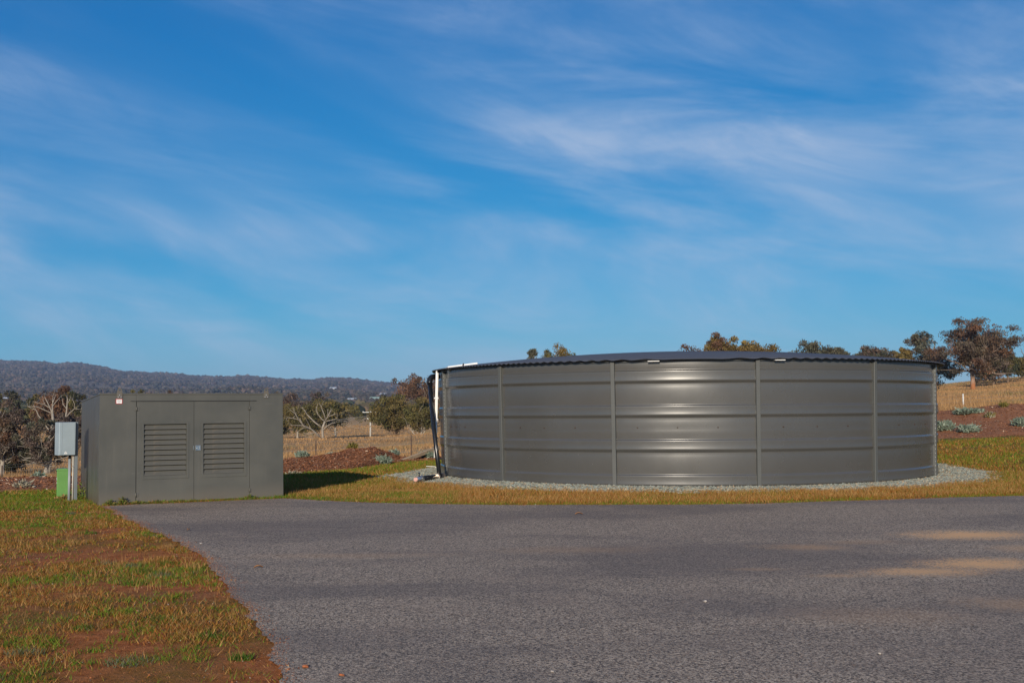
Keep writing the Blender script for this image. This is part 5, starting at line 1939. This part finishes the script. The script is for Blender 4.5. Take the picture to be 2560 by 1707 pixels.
def lawn_grass():
    x1_, y1_ = tuft_points(150000, (-13, 1.5), (20.2, 34), 41, 6, 0.06)
    x2_, y2_ = tuft_points(110000, (8.2, 19), (21.5, 34), 42, 6, 0.06)
    x = np.r_[x1_, x2_]; y = np.r_[y1_, y2_]
    pr_, pth = tank_polar(x, y)
    ok = (pr_ > grav_r(pth) - 0.05) & ~in_shed(x, y) & (np.abs(x / y) < 0.53) & ~((y < 24.5) & (x > -6.6) & (x < 12.5))
    # keep off the mulch
    fm = np.array([gp(600, 1191), gp(708, 1184), gp(791, 1179), gp(866, 1174), gp(949, 1162), gp(1005, 1155), gp(1110, 1149)])
    ok &= ~((x > fm[0, 0]) & (x < 0.2) & (y > np.interp(x, fm[:, 0], fm[:, 1]) + 0.12))
    ok &= ~((x < -6.4) & (y > np.interp(x, [-15.5, -11, -9.0, -6.6], [20.6, 20.9, 21.9, 25.2]) + 0.15))
    ok &= ~((x > 8.8) & (y > 31.9))
    x, y = x[ok], y[ok]
    n = len(x)
    r = np.random.default_rng(43)
    right = x > 5
    track = right * np.exp(-((y - (29.6 + 0.05 * (x - 10))) / 0.55) ** 2)
    keep = r.random(n) > track * 0.85 * (0.4 + 0.8 * fbm(x, y, 1.0, 75))
    x, y, right = x[keep], y[keep], right[keep]
    n = len(x)
    g_ = sstep(0.42, 0.6, fbm(x, y, 0.45, 76))
    col, k = pick(44, n, [0.3 + 1.1 * g_ + 0.7 * (~right), 1.2 + 0 * x, 1.0 - 0.35 * g_, 0.5 + 0 * x, 0 * x])
    h = r.uniform(0.03, 0.085, n)
    blades('grass', 'short green and tan lawn running back to the mulch beds', x, y, h, r.uniform(0.014, 0.028, n), r.uniform(0.2, 0.9, n), col, 45)


def paddock_grass():
    r = np.random.default_rng(50)
    m = 260000
    Y = 36 + 320 * r.random(m) ** 1.7
    px = np.where(r.random(m) < 0.62, r.uniform(-40, 1110, m), r.uniform(2300, 2600, m))
    x = (px - 1280) / F * Y
    cover = fbm(x, Y, 0.12, 77)
    ok = (r.random(m) < 0.35 + 1.2 * (cover - 0.35)) & ~((x > 8.8) & (Y < 41.3)) & ~((x > -7.6) & (x < 0) & (Y < 38))
    x, Y = x[ok], Y[ok]
    n = len(x)
    base = np.where((r.random(n) < 0.7)[:, None], [[0.44, 0.26, 0.115]], [[0.30, 0.17, 0.075]])
    gr = (fbm(x, Y, 0.05, 78) > 0.56) & (r.random(n) < 0.5)
    base = np.where(gr[:, None], [[0.20, 0.17, 0.07]], base)
    col = base * r.uniform(0.65, 1.3, (n, 1))
    h = r.uniform(0.12, 0.32, n) * (0.6 + 0.8 * fbm(x, Y, 0.2, 79))
    blades('pasture_grass', 'tall dry straw coloured grass in the paddock', x, Y, h, 0.006 + 0.00045 * Y, r.uniform(0.1, 0.7, n), col, 51)


foreground_grass()
strip_grass()
lawn_grass()
paddock_grass()

def crumbs():
    r = np.random.default_rng(88)
    base = np.array([[1, 0, 0], [-1, 0, 0], [0, 1, 0], [0, -1, 0], [0, 0, 1], [0, 0, -1]], float)
    fb = np.array([[0, 2, 4], [2, 1, 4], [1, 3, 4], [3, 0, 4], [2, 0, 5], [1, 2, 5], [3, 1, 5], [0, 3, 5]])
    # on the bare soil
    n = 30000
    x = r.uniform(-8, -1.0, n); y = 4.8 + 12 * r.random(n) ** 1.8
    ok = (x / y > -0.52) & ~in_poly(x, y, PAV)
    x, y = x[ok], y[ok]
    # spilled along the seal edge
    E_ = np.array(near_w)
    i = r.integers(0, len(E_) - 1, 3200)
    d = np.abs(r.normal(0, 0.07, 3200)) * (0.1 + 1.8 * fbm(E_[i, 0], E_[i, 1], 1.2, 14))
    x = np.r_[x, E_[i, 0] + d]; y = np.r_[y, E_[i, 1] + r.normal(0, 0.03, 3200)]
    F_ = np.array(far_w)
    j = r.integers(0, len(F_) - 1, 1500)
    x = np.r_[x, F_[j, 0] + r.normal(0, 0.03, 1500)]; y = np.r_[y, F_[j, 1] - np.abs(r.normal(0, 0.05, 1500))]
    m = len(x)
    sz = r.uniform(0.002, 0.0065, m) * np.where(r.random(m) < 0.04, 2.2, 1.0) * (0.55 + y * 0.022)
    rot = r.normal(size=(m, 3, 3)); rot, _ = np.linalg.qr(rot)
    v = np.einsum('ij,njk->nik', base, rot) * (sz[:, None] * r.uniform(0.6, 1.2, (m, 6)))[..., None]
    v += np.stack([x, y, T(x, y) + 0.006 + sz * 0.3], -1)[:, None]
    hue = r.random(m)[:, None]
    c = np.where(hue < 0.72, [[0.27, 0.095, 0.036]], np.where(hue < 0.96, [[0.34, 0.17, 0.08]], [[0.36, 0.30, 0.24]])) * r.uniform(0.55, 1.3, (m, 1))
    o = link('soil_crumbs', np_mesh('soil_crumbs', v.reshape(-1, 3), (fb[None] + 6 * np.arange(m)[:, None, None]).reshape(-1, 3), False, np.repeat(c, 6, 0)), M['stone'])
    tag(o, 'red soil crumbs and grit along the edges of the seal', kind='stuff')


crumbs()

# weeds along the shed foot and by the meter post
def weed(label, wx, wy, R_, Hh, seed, cols, group='weeds at the foot of the shed'):
    r = np.random.default_rng(seed)
    n = 170
    a = r.uniform(0, 6.28, n); t = r.random(n) ** 0.6
    p = np.stack([np.cos(a) * R_ * t, np.sin(a) * R_ * t * 0.45, Hh * r.random(n) * (1.1 - t)], -1)
    d = np.stack([np.cos(a), np.sin(a), r.uniform(0.2, 1.6, n)], -1); d /= np.linalg.norm(d, axis=1)[:, None]
    s = np.cross(d, r.normal(size=(n, 3))); s /= np.linalg.norm(s, axis=1)[:, None]
    L_ = r.uniform(0.02, 0.05, n)[:, None]
    v = np.stack([p - d * L_ * 0.4, p + s * L_ * 0.35, p + d * L_, p - s * L_ * 0.35], 1).reshape(-1, 3)
    c = np.repeat(np.array(cols)[r.integers(0, len(cols), n)] * r.uniform(0.6, 1.4, (n, 1)), 4, 0)
    root = link('weed', np_mesh('weed', v, np.arange(len(v)).reshape(-1, 4), False, c), M['leaf'], None, (wx, wy, tz(wx, wy) + 0.004))
    tag(root, label, 'weed', group)


def front_pt(sx_, off=-0.09):
    p = SO + SU * sx_ + SV * off
    return p.x, p.y


WG = [(0.10, 0.16, 0.025), (0.14, 0.15, 0.04), (0.20, 0.14, 0.05)]
for i, (sx_, R_, Hh, lab) in enumerate([(0.16, 0.10, 0.09, 'little green weed at the left front corner of the shed'), (0.36, 0.10, 0.13, 'upright weed just left of the left door hinge'), (0.62, 0.16, 0.05, 'low weed at the foot of the left door hinge'), (0.95, 0.24, 0.045, 'long low weed under the left louvre'), (1.25, 0.2, 0.035, 'thin line of weed left of the door seam'), (2.50, 0.12, 0.07, 'round green weed under the right door hinge')]):
    weed(lab, *front_pt(sx_), R_, Hh, 300 + i, WG)
mw = gz(203, 1245)
weed('bushy green weed between the meter post and the shed wall', float(mw[0]), float(mw[1]), 0.16, 0.30, 310, [(0.12, 0.19, 0.03), (0.17, 0.19, 0.04)])
mw = gz(163, 1250)
weed('tuft of dead brown grass at the foot of the green pillar', float(mw[0]), float(mw[1]), 0.22, 0.12, 311, [(0.36, 0.21, 0.08), (0.28, 0.17, 0.07)])

# small loose bits on the sealed yard
def litter(label, px, py, s, mat, seed, cat, name):
    r = np.random.default_rng(seed)
    g = gz(px, py)
    if name == 'fallen_leaf':
        L_, w = s, s * 0.42
        vs = []
        rows = 7
        for i in range(rows):
            t = i / (rows - 1)
            hw = w * math.sin(math.pi * min(max(t, 0.04), 0.96)) * 0.5
            zc = 0.35 * s * math.sin(math.pi * t) * 0.5
            for k in (-1, 0, 1):
                vs.append((L_ * (t - 0.5), hw * k, zc + abs(k) * 0.12 * s + 0.003))
        fs = []
        for i in range(rows - 1):
            for k in range(2):
                a = i * 3 + k
                fs.append((a, a + 3, a + 4, a + 1))
        m = MB().add(vs, fs, True)
    else:
        v = ICO * s * 0.5 * r.uniform(0.7, 1.25, (12, 1)) * np.array([1.25, 1.0, 0.6])
        m = MB().add(v + np.array([0, 0, s * 0.26]), [tuple(q) for q in ICF])
    o = m.build(name, mat, None, (g[0], g[1], 0.006))
    o.rotation_euler = (0, 0, r.uniform(0, 6.28))
    tag(o, label, cat)


M['orange_leaf'] = paint('dry orange leaf', (0.50, 0.24, 0.09), 0.8, 0, 0.2, 30.0, 0.2)
M['red_stone'] = paint('red stone', (0.42, 0.14, 0.055), 0.9, 0, 0.2, 30.0, 0.2)
M['pale_stone'] = paint('pale stone', (0.38, 0.34, 0.30), 0.9, 0, 0.2, 30.0, 0.2)
litter('dry orange leaf standing out on the seal in front of the tank', 1447, 1287, 0.11, M['orange_leaf'], 1, 'leaf', 'fallen_leaf')
litter('dry orange leaf on the seal in front of the shed doors', 471, 1327, 0.10, M['orange_leaf'], 2, 'leaf', 'fallen_leaf')
litter('dry orange leaf on the seal nearer the grass edge', 646, 1421, 0.09, M['orange_leaf'], 3, 'leaf', 'fallen_leaf')
litter('red stone at the bottom of the picture nearest the grass', 763, 1671, 0.035, M['red_stone'], 4, 'stone', 'loose_stone')
litter('red stone at the bottom of the picture farther from the grass', 855, 1692, 0.030, M['red_stone'], 5, 'stone', 'loose_stone')
litter('pale round pebble low on the seal right of centre', 2199, 1637, 0.022, M['pale_stone'], 6, 'stone', 'loose_stone')
litter('pale pebble at the bottom of the seal near the middle', 1381, 1682, 0.022, M['pale_stone'], 7, 'stone', 'loose_stone')
litter('white pebble on the seal left of the middle near the shed', 502, 1361, 0.035, M['pale_stone'], 8, 'stone', 'loose_stone')
litter('pale flat stone on the seal below the tank middle', 1763, 1506, 0.030, M['pale_stone'], 9, 'stone', 'loose_stone')

# ------------------------------------------------------------------ air: thin haze in one closed box
def haze():
    m = bpy.data.materials.new('haze air')
    m.use_nodes = True
    try: m.cycles.homogeneous_volume = True
    except Exception: pass
    nt = m.node_tree
    nt.nodes.clear()
    out = nt.nodes.new('ShaderNodeOutputMaterial')
    pv = nt.nodes.new('ShaderNodeVolumePrincipled')
    pv.inputs['Color'].default_value = (0.48, 0.66, 1.0, 1)
    pv.inputs['Density'].default_value = HAZE
    pv.inputs['Anisotropy'].default_value = 0.0
    nt.links.new(pv.outputs[0], out.inputs['Volume'])
    o = MB().box(-6600, 6600, -6600, 6600, -14, 268).build('haze', m)
    tag(o, 'thin blue air between the yard and the far ridge', kind='stuff')


HAZE = 0.00009
haze()
